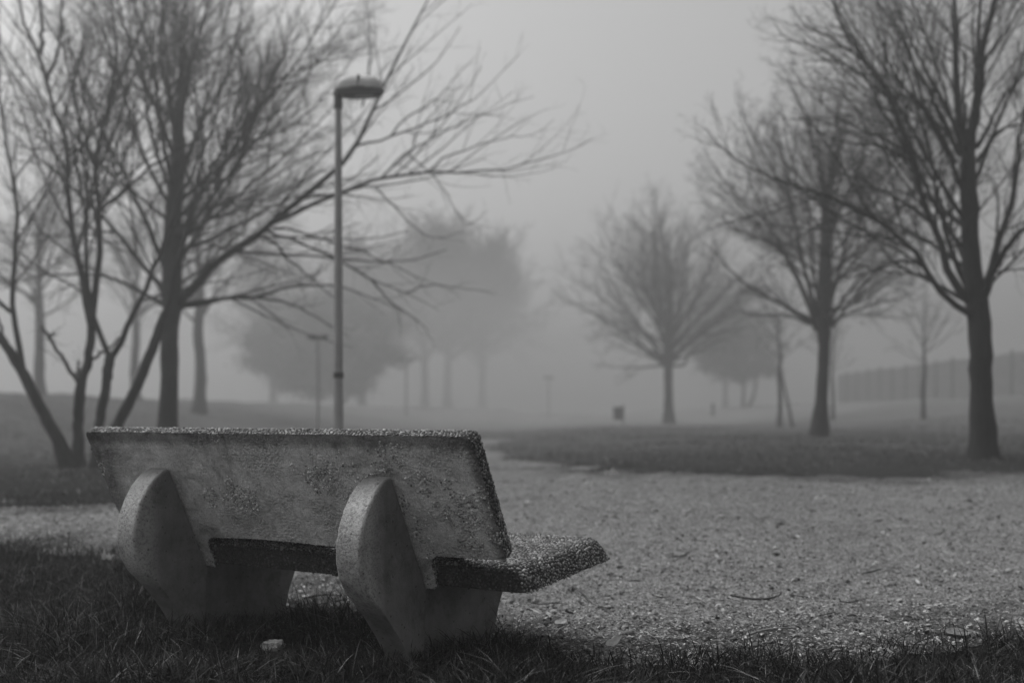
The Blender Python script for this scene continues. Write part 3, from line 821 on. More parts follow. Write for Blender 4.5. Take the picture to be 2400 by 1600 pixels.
# right, second
D = 22.0; b = on_ground(1920, D)
tree('bare_tree', 'second bare tree of the right row, slim trunk on the mound crest', 'tree', 'bare trees along the path', b,
     [b, at(1923, 960, D), at(1930, 850, D), at(1931, 800, D), at(1930, 745, D), at(1934, 640, D), at(1938, 540, D), at(1939, 460, D)],
     [.17, .145, .135, .15, .20, .16, .145, .10],
     [(line(D, [(1915, 772), (1903, 752), (1857, 725), (1800, 695), (1740, 660), (1690, 610), (1640, 560)], -.5), .075, .006),
      (line(D, [(1918, 760), (1877, 672), (1842, 596), (1800, 523), (1760, 430), (1735, 360)], .6), .085, .007),
      (line(D, [(1920, 750), (1890, 650), (1868, 560), (1850, 450), (1832, 350), (1820, 250)], -.8), .07, .007),
      (line(D, [(1924, 740), (1908, 640), (1900, 540), (1888, 440), (1882, 330)], .9), .06, .007),
      (line(D, [(1936, 480), (1925, 380), (1912, 290), (1905, 200)], .2), .06, .007),
      (line(D, [(1941, 480), (1955, 370), (1965, 280), (1975, 190)], -.4), .065, .007),
      (line(D, [(1938, 740), (1965, 640), (1985, 560), (2000, 470), (2010, 380)], .5), .07, .007),
      (line(D, [(1944, 755), (1985, 690), (2030, 640), (2080, 610), (2140, 570)], -.7), .06, .006),
      (line(D, [(1950, 765), (1985, 720), (2010, 700), (2080, 650), (2150, 640)], .7), .05, .006),
      (line(D, [(1842, 596), (1780, 560), (1700, 520), (1640, 450)], -.6), .045, .005),
      (line(D, [(1800, 523), (1740, 470), (1680, 400), (1640, 330)], .5), .04, .005),
      (line(D, [(1860, 480), (1800, 380), (1750, 290), (1720, 220)], .3), .045, .005),
      (line(D, [(1900, 760), (1850, 740), (1770, 740), (1700, 720)], .4), .045, .005)],
     dict(c=(b[0], D, 6.0), r=(3.8, 3.7, 3.6), spine=[at(1932, 765, D), at(1934, 640, D), at(1938, 520, D), at(1939, 450, D)], n=27, rad=.055, inc=(72, 16), up=.02),
     102, dens=1.3, minr=.0027, sc=22 / 28)

# right, third: faded
D = 50.0; b = on_ground(1568, D)
tree('bare_tree', 'pale fog-faded bare tree of the right row with round crown', 'tree', 'bare trees along the path', b,
     [b, at(1567, 950, D), at(1566, 880, D), at(1566, 850, D), at(1565, 800, D), at(1563, 740, D)],
     [.19, .165, .16, .19, .16, .11],
     [(line(D, [(1560, 858), (1530, 830), (1480, 790), (1420, 750), (1350, 715), (1290, 680)], -.8), .09, .008),
      (line(D, [(1562, 850), (1510, 780), (1470, 720), (1430, 650), (1390, 580)], .9), .09, .008),
      (line(D, [(1564, 840), (1545, 760), (1520, 690), (1490, 600), (1470, 520)], -.6), .08, .008),
      (line(D, [(1568, 840), (1580, 760), (1595, 690), (1610, 600), (1620, 520)], .6), .08, .008),
      (line(D, [(1572, 850), (1620, 800), (1680, 760), (1750, 720)], -.6), .08, .008),
      (line(D, [(1574, 855), (1605, 855), (1615, 830), (1680, 780), (1750, 770)], .6), .06, .008)],
     dict(c=(b[0] - .2, D, 5.6), r=(4.9, 4.6, 3.5), spine=[at(1566, 855, D), at(1565, 800, D), at(1564, 750, D)], n=40, rad=.07, inc=(80, 12), up=.02),
     103, dens=.85, minr=.0042, sc=50 / 42)

# left main tree
D = 15.0; b = on_ground(393, D)
tree('bare_tree', 'big spreading bare tree at left with long boughs behind the lamp', 'tree', 'bare trees along the path', b,
     [b, at(394, 1000, D), at(397, 860, D), at(398, 760, D), at(402, 700, D), at(404, 561, D), at(410, 459, D), at(420, 357, D), at(414, 255, D)],
     [.185, .165, .155, .17, .20, .175, .155, .12, .07],
     [(line(D, [(410, 716), (440, 690), (490, 633), (561, 577), (633, 531), (658, 500), (714, 459), (791, 393), (837, 342), (878, 255), (918, 168), (1000, 10), (1030, -60)], -1.02), .10, .010, .45),
      (line(D - 0.54, [(640, 522), (724, 485), (796, 454), (888, 421), (1004, 402), (1164, 398), (1254, 375), (1332, 354), (1386, 325)], -0.68), .052, .004, .42),
      (line(D - 0.82, [(893, 418), (950, 361), (1046, 307), (1150, 262), (1250, 225)], -0.27), .022, .004, .42),
      (line(D - 0.88, [(1004, 402), (1061, 361), (1164, 330), (1243, 314), (1300, 282)], 0.27), .02, .004, .42),
      (line(D - 0.82, [(832, 343), (914, 323), (1000, 291), (1082, 250), (1130, 214), (1215, 130)], 0.20), .026, .004, .42),
      (line(D - 0.82, [(914, 323), (950, 279), (1011, 239), (1050, 200), (1110, 130)], -0.27), .02, .004, .42),
      (line(D - 0.68, [(888, 421), (957, 361), (980, 310), (1020, 260), (1080, 200)], 0.41), .018, .004, .42),
      (line(D - 0.88, [(957, 361), (1004, 400), (1050, 457), (1075, 507), (1100, 527), (1146, 493)], 0.20), .015, .004, .42),
      (line(D - 0.82, [(880, 440), (930, 490), (990, 545), (1030, 555), (1090, 540)], 0.34), .018, .004, .42),
      (line(D, [(412, 728), (450, 706), (510, 702), (600, 697), (648, 680), (754, 664), (850, 690), (940, 730)], 0.54), .055, .006, .42),
      (line(D, [(600, 697), (648, 702), (714, 728), (786, 768), (820, 790)], 0.20), .03, .005, .42),
      (line(D - 0.41, [(625, 540), (690, 560), (754, 590), (814, 621), (868, 654), (950, 686), (1029, 725)], -0.41), .035, .005, .42),
      (line(D - 0.54, [(868, 654), (921, 711), (986, 757), (1012, 800)], -0.14), .022, .004, .42),
      (line(D - 0.54, [(950, 686), (1000, 668), (1057, 671), (1164, 686)], 0.20), .016, .004, .42),
      (line(D - 0.34, [(620, 550), (689, 618), (743, 661), (790, 710), (800, 750)], 0.27), .03, .005, .42),
      (line(D - 0.41, [(640, 535), (700, 540), (780, 570), (870, 600), (960, 640), (1080, 690)], 0.54), .028, .004, .42),
      (line(D, [(415, 470), (510, 398), (577, 332), (633, 194), (663, 128), (689, 61), (720, -20)], -0.41), .05, .008),
      (line(D, [(408, 600), (470, 500), (540, 400), (600, 330), (680, 220), (760, 120), (830, 20)], 0.48), .055, .008),
      (line(D, [(420, 400), (470, 300), (520, 200), (550, 100), (570, 0), (580, -90)], -0.27), .05, .008),
      (line(D, [(416, 330), (440, 200), (450, 90), (455, -30)], 0.34), .05, .008),
      (line(D, [(410, 300), (395, 180), (385, 60), (380, -60)], -0.27), .05, .008),
      (line(D, [(405, 470), (360, 330), (335, 200), (320, 60), (310, -60)], 0.41), .05, .008),
      (line(D, [(396, 650), (350, 540), (300, 430), (240, 300), (190, 170), (150, 40)], -0.48), .06, .008),
      (line(D, [(392, 700), (327, 610), (250, 520), (160, 430), (60, 340), (-40, 270)], 0.41), .06, .008),
      (line(D, [(388, 718), (340, 690), (260, 650), (170, 640), (80, 650), (0, 680)], -0.41), .05, .006),
      (line(D, [(850, 250), (868, 160), (866, 60), (862, -30)], 0.20), .02, .008),
      (line(D, [(560, 470), (640, 470), (700, 450), (780, 430)], 0.54), .02, .004),
      (line(D, [(633, 194), (720, 160), (800, 110), (880, 60)], 0.20), .022, .004),
      (line(D, [(600, 330), (690, 290), (780, 200), (840, 110)], 0.20), .025, .004)],
     dict(c=(b[0] - .3, D, 6.6), r=(5.0, 4.6, 5.0), spine=[at(402, 720, D), at(404, 561, D), at(412, 430, D), at(414, 255, D)], n=20, rad=.05, inc=(64, 16), up=.03),
     104, dens=1.35, minr=.0019, sc=15 / 22)

# left multi-stemmed tree in front
D = 12.6; b = on_ground(205, D)
tree('multi_stem_tree', 'dark tree of several slanting stems rising left of the bench', 'tree', None, b,
     [[on_ground(158, D), at(140, 1040, D), at(118, 999, D), at(82, 928, D), at(54, 874, D), at(21, 817, D), at(-11, 780, D), at(-50, 700, D + .3)],
      [on_ground(182, D + .1), at(182, 1017, D + .1), at(189, 899, D), at(204, 856, D), at(211, 810, D), at(214, 760, D)],
      [on_ground(226, D - .2), at(232, 1003, D - .2), at(246, 917, D - .2), at(254, 864, D - .2), at(260, 830, D - .2)],
      [on_ground(245, D + .2), at(271, 1003, D + .2), at(307, 935, D + .2), at(339, 864, D + .2), at(362, 803, D + .2), at(385, 735, D + .3)]],
     [[.10, .095, .09, .085, .085, .06, .055, .05], [.095, .09, .085, .08, .068, .07], [.085, .08, .078, .076, .08], [.10, .092, .086, .082, .08, .07]],
     [(line(D, [(54, 870), (43, 789), (32, 721), (34, 631), (36, 560), (34, 478), (27, 402), (15, 344), (4, 276), (0, 191), (-6, 80)], -0.20), .055, .012),
      (line(D, [(18, 815), (7, 774), (-14, 730), (-60, 640)], 0.20), .035, .01),
      (line(D, [(31, 735), (5, 716), (-40, 690)], -0.20), .03, .008),
      (line(D, [(214, 764), (200, 690), (187, 625), (175, 560), (161, 478), (153, 402), (159, 364), (153, 325), (126, 249), (107, 184), (96, 126), (69, 77), (42, 0), (30, -60)], -0.20), .062, .018),
      (line(D, [(214, 764), (221, 696), (230, 620), (236, 560), (230, 497), (226, 421), (226, 364), (245, 287), (268, 214), (302, 142), (333, 69), (345, 0), (352, -70)], 0.20), .064, .016),
      (line(D, [(183, 895), (168, 872), (154, 849), (129, 814), (114, 789), (100, 767)], -0.20), .035, .026),
      (line(D, [(116, 792), (122, 785), (124, 778)], 0.00), .02, .016),
      (line(D, [(180, 880), (184, 858), (182, 845)], 0.00), .024, .018),
      (line(D, [(208, 852), (232, 832), (262, 808), (290, 780)], 0.14), .03, .018),
      (line(D - 0.14, [(257, 838), (243, 812), (229, 774), (216, 735), (206, 670), (200, 580), (205, 470), (190, 330), (165, 200), (150, 80), (140, -30)], 0.34), .048, .01),
      (line(D - 0.14, [(262, 836), (275, 825), (293, 781), (321, 721), (343, 671), (371, 606), (392, 550), (420, 470), (460, 390), (500, 300), (520, 200)], -0.27), .055, .010),
      (line(D, [(232, 500), (252, 478), (283, 452), (344, 402), (406, 356), (470, 318), (540, 250)], -0.20), .035, .006),
      (line(D, [(228, 480), (256, 452), (291, 367), (318, 306), (360, 230), (390, 140)], 0.20), .03, .006),
      (line(D, [(155, 372), (200, 330), (250, 265), (300, 200), (350, 120)], 0.27), .028, .006),
      (line(D, [(226, 400), (200, 330), (180, 260), (172, 180), (160, 60)], -0.14), .035, .008),
      (line(D, [(250, 280), (262, 200), (270, 100), (262, 0), (262, -80)], 0.14), .04, .01),
      (line(D, [(153, 402), (110, 330), (70, 240), (30, 170), (-10, 110)], 0.20), .025, .006),
      (line(D, [(96, 126), (100, 60), (95, 0), (90, -80)], 0.20), .04, .012),
      (line(D, [(110, 190), (140, 100), (145, 0), (150, -70)], 0.20), .035, .01),
      (line(D + 0.20, [(385, 738), (402, 690), (420, 600), (450, 500), (470, 400), (480, 280), (490, 150)], 0.41), .055, .01)],
     None, 105, dens=1.1, minr=.0019, sc=12.6 / 18.5)

# slender trees on the left bank, copied
D = 40.0; b = np.zeros(3)
def proto_tree(name, label, cat, group, hgt, bole, r, crown_r, seed, n, dens, minr, inc=(60, 12)):
    rng = np.random.default_rng(seed)
    tr = [np.array([0, 0, -.05])] + [np.array([rng.normal(0, .02), rng.normal(0, .02), z]) for z in np.linspace(bole * .5, hgt * .72, 5)]
    cz = (hgt + bole * .85) / 2
    return tree(name, label, cat, group, (0, 0, 0), tr, [r, r * .9, r * .85, r * .75, r * .5, r * .25], [],
                dict(c=(0, 0, cz), r=(crown_r, crown_r, (hgt - bole * .8) / 2 + .2), spine=[np.array([0, 0, bole]), np.array([0, 0, (bole + hgt * .7) / 2]), np.array([0, 0, hgt * .7])],
                     n=n, rad=r * .42, inc=inc, up=.03), seed, dens=dens, minr=minr)
def place(o, px, D, s=1.0, rz=0.0, label=None, group=None):
    p = on_ground(px, D); o.location = p; o.rotation_euler = (0, 0, rz); o.scale = (s, s, s)
    if label: o['label'] = label
    if group: o['group'] = group
    return o
bank = proto_tree('bare_tree', 'thick grey trunk on the left bank just right of the big tree', 'tree', 'bare trees on the left bank', 8.5, 2.9, .19, 3.3, 201, 20, .8, .006)
place(bank, 467, 37, 1.0, .4)
place(copy_tree(bank), 92, 36, .85, 2.2, 'thin trunk on the left bank between the slanting stems', 'bare trees on the left bank')
place(copy_tree(bank), 318, 43, .9, 4.0, 'faint trunk on the left bank seen left of the big trunk', 'bare trees on the left bank')
# far ghosts beside the path
far = proto_tree('bare_tree', 'ghostly far tree beside the path, right of the round evergreen', 'tree', 'far trees fading into the fog', 11.5, 2.6, .24, 5.2, 202, 34, 1.0, .011)
place(far, 995, 135, 1.95, 0.3)
place(copy_tree(far), 1050, 152, 2.3, 3.6, 'faint far crown between two other far trees in the middle', 'far trees fading into the fog')
place(copy_tree(far), 1130, 175, 2.5, 1.7, 'faintest far tree in the middle, almost lost in the fog', 'far trees fading into the fog')
place(copy_tree(far), 850, 112, 1.5, 2.9, 'far tree rising behind the round evergreen and tall lamp', 'far trees fading into the fog')
place(copy_tree(far), 1700, 125, 1.2, 4.4, 'far tree behind the pale round-crowned tree of the right row', 'far trees fading into the fog')
place(copy_tree(far), 640, 105, 1.35, 5.2, 'far tree at the left edge of the round evergreen', 'far trees fading into the fog')

# round evergreens
def evergreen(name, label, group, px, D, cpy, rx, rz, seed, n=15000):
    rng = np.random.default_rng(seed)
    p = on_ground(px, D); root = empty(name, p)
    cz = at(px, cpy, D)[2] - p[2]
    tb = Tubes()
    for q in ([(0.7, 0, -.05), (.72, 0, .8), (.8, .1, cz * .8)], [(1.0, .2, -.05), (1.5, .2, .9), (1.9, .3, cz * .7)]):
        tb.add(resample(q, 10), np.linspace(.16, .09, 10), 8)
    tb.build('trunk', M['bark'], root)
    nc = 130
    d = rng.normal(0, 1, (nc, 3)); d /= np.linalg.norm(d, axis=1, keepdims=True)
    cc = d * (rng.random(nc) ** .4)[:, None] * np.array([rx, rx, rz]) * .88 + [0, 0, cz]
    ci = rng.integers(0, nc, n)
    C = cc[ci] + rng.normal(0, .07 * rx, (n, 3)) * [1, 1, .8]
    s = rng.uniform(.07, .16, n)
    a = rng.normal(0, 1, (n, 3)); a /= np.linalg.norm(a, axis=1, keepdims=True)
    bb = np.cross(a, rng.normal(0, 1, (n, 3))); bb /= np.linalg.norm(bb, axis=1, keepdims=True)
    V = np.stack([C - a * s[:, None], C + bb * (s * .5)[:, None], C + a * s[:, None], C - bb * (s * .5)[:, None]], 1).reshape(-1, 3)
    mesh_np('crown', V, [np.arange(n * 4).reshape(-1, 4)], M['leaf'], root)
    return tag(root, label, 'tree', group)
evergreen('evergreen_tree', 'dense round evergreen behind the tall lamp, left of the path', 'round evergreens in the fog', 765, 80, 818, 6.5, 4.4, 301, 42000)
evergreen('evergreen_tree', 'dim low evergreen mass behind the staked young tree', 'round evergreens in the fog', 1720, 85, 815, 4.5, 3.1, 302)

# young trees on the right
young = proto_tree('young_tree', 'slim young bare tree in front of the fence, right', 'tree', 'young trees on the right lawn', 4.6, 2.0, .075, 1.75, 401, 16, .55, .005, (66, 14))
place(young, 2165, 39, 1.0, .5)
place(copy_tree(young), 1827, 40, 1.15, 2.5, 'young bare tree held by a leaning stake', 'young trees on the right lawn')
place(copy_tree(young), 1952, 46, 1.0, 4.2, 'faint thin sapling just right of the second row tree', 'young trees on the right lawn')

def stick_mesh(name, P, R, mat, sides=7):
    P = np.array(P, float); b = P[0].copy(); tb = Tubes(); tb.add(resample(P - b, 12), np.interp(np.linspace(0, 1, 12), np.linspace(0, 1, len(R)), R), sides)
    o = tb.build(name, mat); o.location = b; return o
o = stick_mesh('tree_stake', [on_ground(1858, 39.6), at(1850, 960, 39.7), at(1838, 905, 39.9), at(1828, 860, 40)], [.065, .055, .05, .045], M['bark'])
tag(o, 'leaning wooden stake propping the young tree', 'stake')

# ------------------------------------------------------------------ lamps
def lathe(bm, prof, seg=20, sx=1, sy=1, off=(0, 0, 0)):
    rings = []
    for r, z in prof:
        rings.append([bm.verts.new((off[0] + sx * r * math.cos(2 * math.pi * i / seg), off[1] + sy * r * math.sin(2 * math.pi * i / seg), off[2] + z)) for i in range(seg)])
    for a, b in zip(rings, rings[1:]):
        for i in range(seg): bm.faces.new((a[i], a[(i + 1) % seg], b[(i + 1) % seg], b[i]))
    bm.faces.new(rings[0]); bm.faces.new(rings[-1])

def street_lamp():
    D = 10.2; b = on_ground(793, D)
    root = empty('street_lamp', b)
    tag(root, 'tall park lamp with flat domed head just behind the bench', 'street lamp', 'park lamps along the path')
    top = at(798, 222, D)[2] - b[2]
    bm = bmesh.new(); lathe(bm, [(.047, -.05), (.045, .7), (.042, .74), (.037, top * .6), (.029, top - .1), (.027, top)], 16)
    mesh_bm('pole', bm, M['pole'], root, 40)
    bm = bmesh.new(); lathe(bm, [(.048, .98), (.048, 1.03)], 16); mesh_bm('collar', bm, M['rim'], root, 40)
    bm = bmesh.new(); lathe(bm, [(.038, top - .13), (.038, top - .015), (.052, top + .008)], 16); mesh_bm('bracket', bm, M['rim'], root, 40)
    # head: an oval hood whose rear part sits on the pole, in two sections
    px = FPX / D
    L0, L1 = (783 - 793) / px, (901 - 793) / px
    c = (L0 + L1) / 2; hl = (L1 - L0) / 2
    def dome(bm, x0, x1, z0, hgt, wid, k0=.35, n=14, m=12):
        rows = []
        for i in range(n + 1):
            t = i / n; x = x0 + (x1 - x0) * t
            s = (x - c) / hl
            e = max(0.0, 1 - abs(s) ** 3.6) ** .5
            w = wid * max(e, .18); h = hgt * max(e, .22)
            rows.append([bm.verts.new((x, w * math.cos(math.pi * j / m), z0 + .05 * t * 0 + h * math.sin(math.pi * j / m))) for j in range(m + 1)])
        for a, b2 in zip(rows, rows[1:]):
            for j in range(m): bm.faces.new((a[j], a[j + 1], b2[j + 1], b2[j]))
            bm.faces.new((a[0], a[m], b2[m], b2[0]))
        bm.faces.new(rows[0]); bm.faces.new(rows[-1])
    zb = top + .033
    bm = bmesh.new(); dome(bm, L0, c + .007, zb, .138, .115); mesh_bm('hood', bm, M['hood'], root, 40)
    bm = bmesh.new(); dome(bm, c + .018, L1, zb, .128, .112); mesh_bm('hood', bm, M['hood'], root, 40)
    bm = bmesh.new(); lathe(bm, [(.92, zb - .050), (1.0, zb - .038), (1.0, zb + .008), (.9, zb + .012)], 28, hl, .118, (c, 0, 0)); mesh_bm('rim', bm, M['rim'], root, 40)
    bm = bmesh.new(); lathe(bm, [(.3, zb - .055), (.72, zb - .044), (.8, zb - .033)], 24, hl * .8, .096, (c + .045, 0, 0)); mesh_bm('lens', bm, M['glass'], root, 40)
    bm = bmesh.new(); lathe(bm, [(.8, -.037), (1.0, .015), (1.0, .09), (.9, .115)], 14, .015, .114, (c + .013, 0, zb)); mesh_bm('joint', bm, M['rim'], root, 40)
    root.rotation_euler = (0, 0, math.radians(-6))
street_lamp()

def t_lamp():
    root = empty('street_lamp', (0, 0, 0))
    bm = bmesh.new(); lathe(bm, [(.075, -.05), (.065, .6), (.055, 3.2)], 12); mesh_bm('pole', bm, M['pole'], root, 40)
    for s in (-1, 1):
        bm = bmesh.new()
        lathe(bm, [(.1, 3.17), (.9, 3.19), (1.0, 3.23), (.8, 3.30), (.4, 3.33)], 18, .24, .15, (s * .23, 0, 0)); mesh_bm('lamp_head', bm, M['rim'], root, 40)
    return root
def set_lamp(o, px, D, top_py, label, sx=1.0):
    p = on_ground(px, D); o.location = p
    o.scale = (sx, sx, (at(px, top_py, D)[2] - p[2]) / 3.33)
    return tag(o, label, 'street lamp', 'park lamps along the path')
tl = t_lamp()
set_lamp(tl, 745, 27, 783, 'twin-headed grey lamp left of the tall lamp, in the fog', .56)
set_lamp(copy_tree(tl), 952, 58, 838, 'faint twin-headed lamp right of the tall lamp', .9)
set_lamp(copy_tree(tl), 1286, 70, 882, 'faintest lamp in the middle distance, beside the litter bin', .7)

# litter bin on a post, marker post
def litter_bin():
    D = 46.0; b = on_ground(1452, D); root = empty('litter_bin', b); root.scale = (.8, .8, .95)
    tag(root, 'small dark litter bin on a post by the fogged path', 'litter bin')
    bm = bmesh.new(); lathe(bm, [(.04, -.05), (.04, .95)], 10, off=(.19, 0, 0)); mesh_bm('post', bm, M['bin'], root, 40)
    bm = bmesh.new(); lathe(bm, [(.19, .30), (.22, .34), (.24, .78), (.25, .84), (.2, .84), (.19, .70)], 18, off=(-.08, 0, 0)); mesh_bm('body', bm, M['bin'], root, 40)
litter_bin()
def marker():
    D = 70; b = on_ground(1671, D); bm = bmesh.new()
    lathe(bm, [(.10, -.05), (.10, .62), (.12, .66), (.12, .74), (.06, .80)], 12)
    o = mesh_bm('bollard', bm, M['bin'], None, 40); o.location = b; tag(o, 'short upright bollard right of the pale round-crowned tree', 'bollard')
marker()

# fence on the right bank
def fence():
    root = empty('fence', (22.5, 66, tz(22.5, 66)))
    tag(root, 'long dark panel fence with upright posts on the right bank', 'fence')
    y = 42.0; pitch = 2.3; base = np.array(root.location)
    i = 0
    while y < 78:
        z0, z1 = tz(22.5, y), tz(22.5, y + pitch)
        bm = bmesh.new(); lathe(bm, [(.055, -.1), (.055, 2.12), (.03, 2.16)], 8)
        o = mesh_bm('post', bm, M['post'], root, 40); o.location = Vector((22.5, y, z0)) - root.location
        bm = bmesh.new(); n = 20
        for k in range(n):
            a, b2 = y + .08 + (pitch - .16) * k / n, y + .08 + (pitch - .16) * (k + .62) / n
            za = z0 + (z1 - z0) * (k + .5) / n + .04; hh = 1.95 + .02 * ((k * 7) % 3)
            x = .012 * ((k * 5) % 3)
            vs = [bm.verts.new((22.5 + x + dx - base[0], yy - base[1], zz - base[2])) for dx in (-.012, .012) for yy, zz in ((a, za), (b2, za), (b2, za + hh), (a, za + hh))]
            for f in ((0, 1, 2, 3), (7, 6, 5, 4), (0, 4, 5, 1), (1, 5, 6, 2), (2, 6, 7, 3), (3, 7, 4, 0)): bm.faces.new([vs[q] for q in f])
        mesh_bm('panel', bm, M['fence'], root)
        y += pitch; i += 1
fence()

# ------------------------------------------------------------------ small things lying about
def gp(px, py):
    x, y = gpt(px, py); return np.array([x, y, tz(x, y) + .003 + min(1, float(edge_dist(np.array([x]), np.array([y]))[0]) / .3) * (.028 + float(relief(np.array([x]), np.array([y]))[0]))])
def leaf_thing(label, cat, px, py, L, W, rz, mat, curl=.3, tilt=(0, 0), fold=.2, name='fallen_leaf', group=None, lift=.010):
    bm = bmesh.new(); n, m = 9, 6; rows = []
    for i in range(n + 1):
        t = i / n; w = W / 2 * (math.sin(math.pi * min(t * .93 + .06, 1)) ** .8) * (1.1 - .35 * t)
        rows.append([bm.verts.new((L * (t - .5), w * (2 * j / m - 1), curl * L * (t - .35) ** 2 + fold * abs(w * (2 * j / m - 1)) + .0015 * math.sin(9 * t + 3 * j))) for j in range(m + 1)])
    for a, b2 in zip(rows, rows[1:]):
        for j in range(m): bm.faces.new((a[j], a[j + 1], b2[j + 1], b2[j]))
    r = bmesh.ops.solidify(bm, geom=bm.faces[:], thickness=.0012)
    o = mesh_bm(name, bm, mat, None, 50); p = gp(px, py); o.location = (p[0], p[1], p[2] + lift); o.rotation_euler = (tilt[0], tilt[1], rz)
    return tag(o, label, cat, group)
leaf_thing('long pale curled leaf at the grass edge right of the bench', 'leaf', 1438, 1530, .085, .036, .75, M['pale'], .5, (.45, -.25), name='curled_leaf', lift=.026)
leaf_thing('pale broad leaf on the gravel just right of the bench', 'leaf', 1316, 1489, .062, .036, .6, M['pale'], .3, (.3, -.15))
leaf_thing('small oval pale leaf right of the curled leaf', 'leaf', 1481, 1520, .024, .016, .1, M['white'], .2)
leaf_thing('dark shrivelled leaf on the gravel beneath the seat end', 'leaf', 1332, 1464, .055, .04, 2.0, M['darkleaf'], .9, (.4, .2))
leaf_thing('dark curled leaf lump further right of the seat end', 'leaf', 1417, 1449, .05, .04, .4, M['darkleaf'], 1.1, (.5, .3))
leaf_thing('large pale flat leaf at the far right grass edge', 'leaf', 2250, 1500, .115, .085, .2, M['palestone'], .15, (.2, 0), .1, lift=.015)

def paper(label, px, py, L, W, rz, seed, mat, name='paper_scrap', hgt=.02, z=0.01):
    rng = np.random.default_rng(seed); bm = bmesh.new(); n = 7
    g = rng.normal(0, hgt * .45, (n, n))
    vs = [[bm.verts.new((L * (i / (n - 1) - .5) * (1 + rng.normal(0, .05)), W * (j / (n - 1) - .5) * (1 + rng.normal(0, .05)), max(.002, hgt * .5 + g[i, j]))) for j in range(n)] for i in range(n)]
    for i in range(n - 1):
        for j in range(n - 1): bm.faces.new((vs[i][j], vs[i + 1][j], vs[i + 1][j + 1], vs[i][j + 1]))
    bmesh.ops.solidify(bm, geom=bm.faces[:], thickness=.001)
    o = mesh_bm(name, bm, mat, None); p = gp(px, py); o.location = (p[0], p[1], tz(p[0], p[1]) + z); o.rotation_euler = (0, 0, rz)
    return tag(o, label, 'litter')
paper('white paper scrap on the gravel before the right mound', 1432, 1117, .11, .08, .2, 1, M['white'], hgt=.045, z=.02)
paper('tiny white scrap on the gravel strip at far left', 160, 1203, .055, .05, .9, 2, M['white'], hgt=.03)
paper('thin pale scrap in the grass left of the left support', 252, 1333, .06, .03, -.4, 3, M['pale'], hgt=.03, z=.05)
paper('crumpled pale scrap touching the left support of the bench', 306, 1338, .05, .03, -.3, 4, M['pale'], hgt=.03, z=.05)

def rock(label, px, py, sx, sy, sz, rz, seed, mat, z=0.0, name='stone'):
    rng = np.random.default_rng(seed); bm = bmesh.new(); bmesh.ops.create_cube(bm, size=1)
    bmesh.ops.subdivide_edges(bm, edges=bm.edges[:], cuts=4, use_grid_fill=True)
    for v in bm.verts:
        t = 1 - .22 * max(0, v.co.z + .2)
        v.co = Vector((v.co.x * sx * t, v.co.y * sy * t, v.co.z * sz)) + Vector(rng.normal(0, .07, 3)) * min(sx, sz)
    o = mesh_bm(name, bm, mat, None, 35); p = gp(px, py); o.location = (p[0], p[1], tz(p[0], p[1]) + z); o.rotation_euler = (.08, -.06, rz)
    return tag(o, label, 'stone')
rock('pale flat stone half sunk in the grass between the supports', 640, 1530, .072, .06, .028, -.35, 7, M['palestone'], .030)
rock('small round pale stone at the right grass edge', 2110, 1512, .028, .022, .02, .4, 8, M['palestone'], .012)

def twig(label, pts, r, mat, lift=.008, name='stick'):
    P = [gp(x, y) + np.array([0, 0, lift + r]) for x, y in pts]
    o = stick_mesh(name, P, [r * .8, r, r * .9, r * .45], mat, 6); return tag(o, label, 'stick', 'sticks lying on the gravel')
twig('thickest dark stick lying level in the middle of the gravel', [(1712, 1414), (1760, 1417), (1800, 1416), (1832, 1414)], .006, M['stick'])
twig('thin stick continuing right from the thick dark stick', [(1850, 1415), (1880, 1417), (1912, 1418)], .0025, M['stick'])
twig('long pale bowed stick at the grass edge', [(1732, 1521), (1775, 1515), (1820, 1507), (1868, 1497)], .005, M['palestick'])
twig('short dark stick slanting, below the thick dark stick', [(1921, 1467), (1940, 1462), (1958, 1458)], .0035, M['stick'])
twig('short stick between thick and pale sticks at right', [(1968, 1442), (1990, 1440), (2012, 1436)], .003, M['stick'])
twig('straight dark twig right of the seat corner', [(1528, 1414), (1550, 1415), (1572, 1413)], .003, M['stick'])
twig('dark twig just above the straight dark twig', [(1470, 1382), (1490, 1382), (1508, 1379)], .003, M['stick'])
twig('long thin twig slanting away under the seat end', [(1340, 1392), (1365, 1412), (1390, 1432), (1425, 1452)], .004, M['stick'])
twig('small stick on the right gravel in the distance', [(2020, 1357), (2045, 1354), (2068, 1350)], .005, M['stick'])
twig('faint stick on the far gravel near the seat tip', [(1575, 1320), (1600, 1317), (1620, 1313)], .005, M['stick'])
twig('dark twig behind the tuft between the supports', [(712, 1417), (760, 1413), (800, 1416), (840, 1412)], .004, M['stick'])
twig('second dark twig nearer the right support', [(740, 1432), (790, 1430), (830, 1426), (860, 1428)], .004, M['stick'])
twig('dark crooked twig beside the broad pale leaf', [(1245, 1432), (1275, 1433), (1305, 1431), (1330, 1434)], .003, M['stick'])

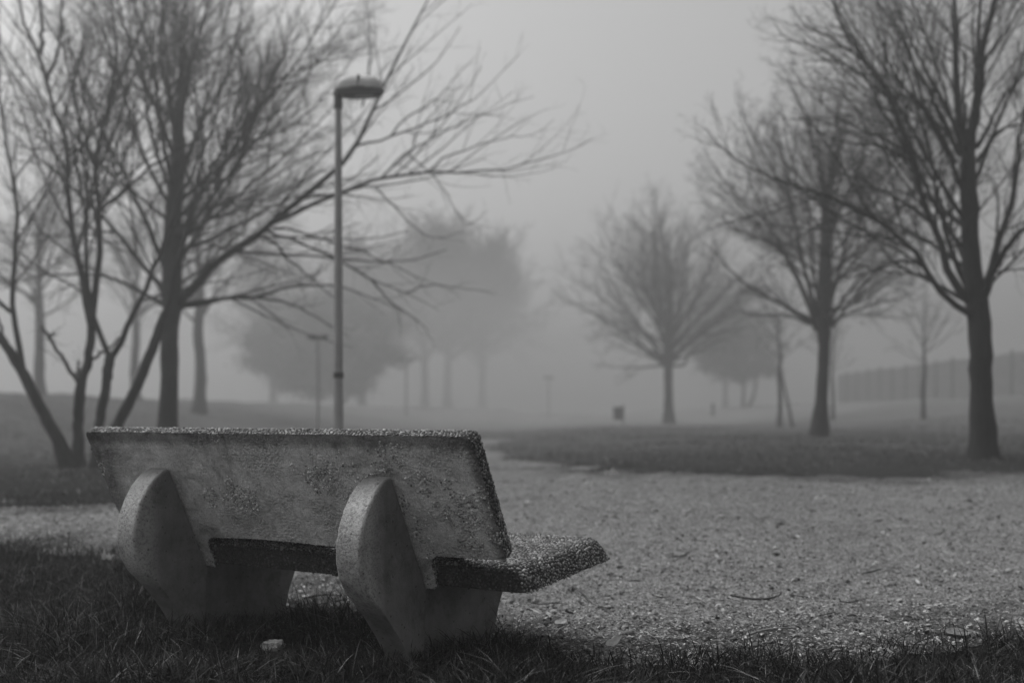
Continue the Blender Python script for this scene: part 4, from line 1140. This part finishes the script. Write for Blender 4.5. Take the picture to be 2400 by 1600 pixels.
# ------------------------------------------------------------------ air, light, camera
def haze():
    bm = bmesh.new(); bmesh.ops.create_cube(bm, size=1)
    o = mesh_bm('haze', bm, [])
    o.scale = (330, 290, 15.0); o.location = (0, 100, 15.0 / 2 - 1.6)
    m = bpy.data.materials.new('fog_air'); m.use_nodes = True; t = m.node_tree; t.nodes.clear()
    out = t.nodes.new('ShaderNodeOutputMaterial'); v = t.nodes.new('ShaderNodeVolumePrincipled')
    v.inputs['Color'].default_value = (.66, .66, .66, 1); v.inputs['Density'].default_value = FOG; v.inputs['Anisotropy'].default_value = ANISO
    t.links.new(v.outputs[0], out.inputs['Volume']); o.data.materials.append(m)
    tag(o, kind='stuff')
FOG, ANISO = 0.0115, 0.6
haze()

SUN_EL, SUN_AZ = 58.0, -60.0      # degrees; azimuth to the right of straight ahead
w = bpy.data.worlds.new('World'); scene.world = w; w.use_nodes = True
nt = w.node_tree; bg = nt.nodes['Background']
sky = nt.nodes.new('ShaderNodeTexSky'); sky.sky_type = 'NISHITA'; sky.sun_disc = False
sky.sun_elevation = math.radians(SUN_EL); sky.sun_rotation = math.radians(SUN_AZ); sky.dust_density = 6.0; sky.air_density = 1.5
bw = nt.nodes.new('ShaderNodeRGBToBW')
nt.links.new(sky.outputs[0], bw.inputs[0]); nt.links.new(bw.outputs[0], bg.inputs[0]); bg.inputs[1].default_value = 0.15
L = bpy.data.lights.new('sun', 'SUN'); L.energy = 1.2; L.angle = math.radians(60); L.color = (1, 1, 1)
so = bpy.data.objects.new('sun', L); COL.objects.link(so)
e, a = math.radians(SUN_EL), math.radians(SUN_AZ)
sd = Vector((math.sin(a) * math.cos(e), math.cos(a) * math.cos(e), math.sin(e)))
so.rotation_euler = (-sd).to_track_quat('-Z', 'Y').to_euler(); so.location = (0, 60, 60)

cam = bpy.data.cameras.new('camera'); cam.lens = 40; cam.sensor_width = 36; cam.clip_end = 2000
cam.shift_y = (YH - 800) / 2400
cam.dof.use_dof = True; cam.dof.focus_distance = 3.95; cam.dof.aperture_fstop = 1.6; cam.dof.aperture_blades = 0
co = bpy.data.objects.new('camera', cam); COL.objects.link(co); co.location = (0, 0, H); co.rotation_euler = (math.radians(90), 0, 0)
scene.camera = co

vs = scene.view_settings
vs.view_transform = 'Standard'; vs.look = 'None'; vs.exposure = -0.02; vs.gamma = 1; vs.use_curve_mapping = False
cy = scene.cycles
cy.use_denoising = True
cy.volume_bounces = 2; cy.max_bounces = 8; cy.diffuse_bounces = 3
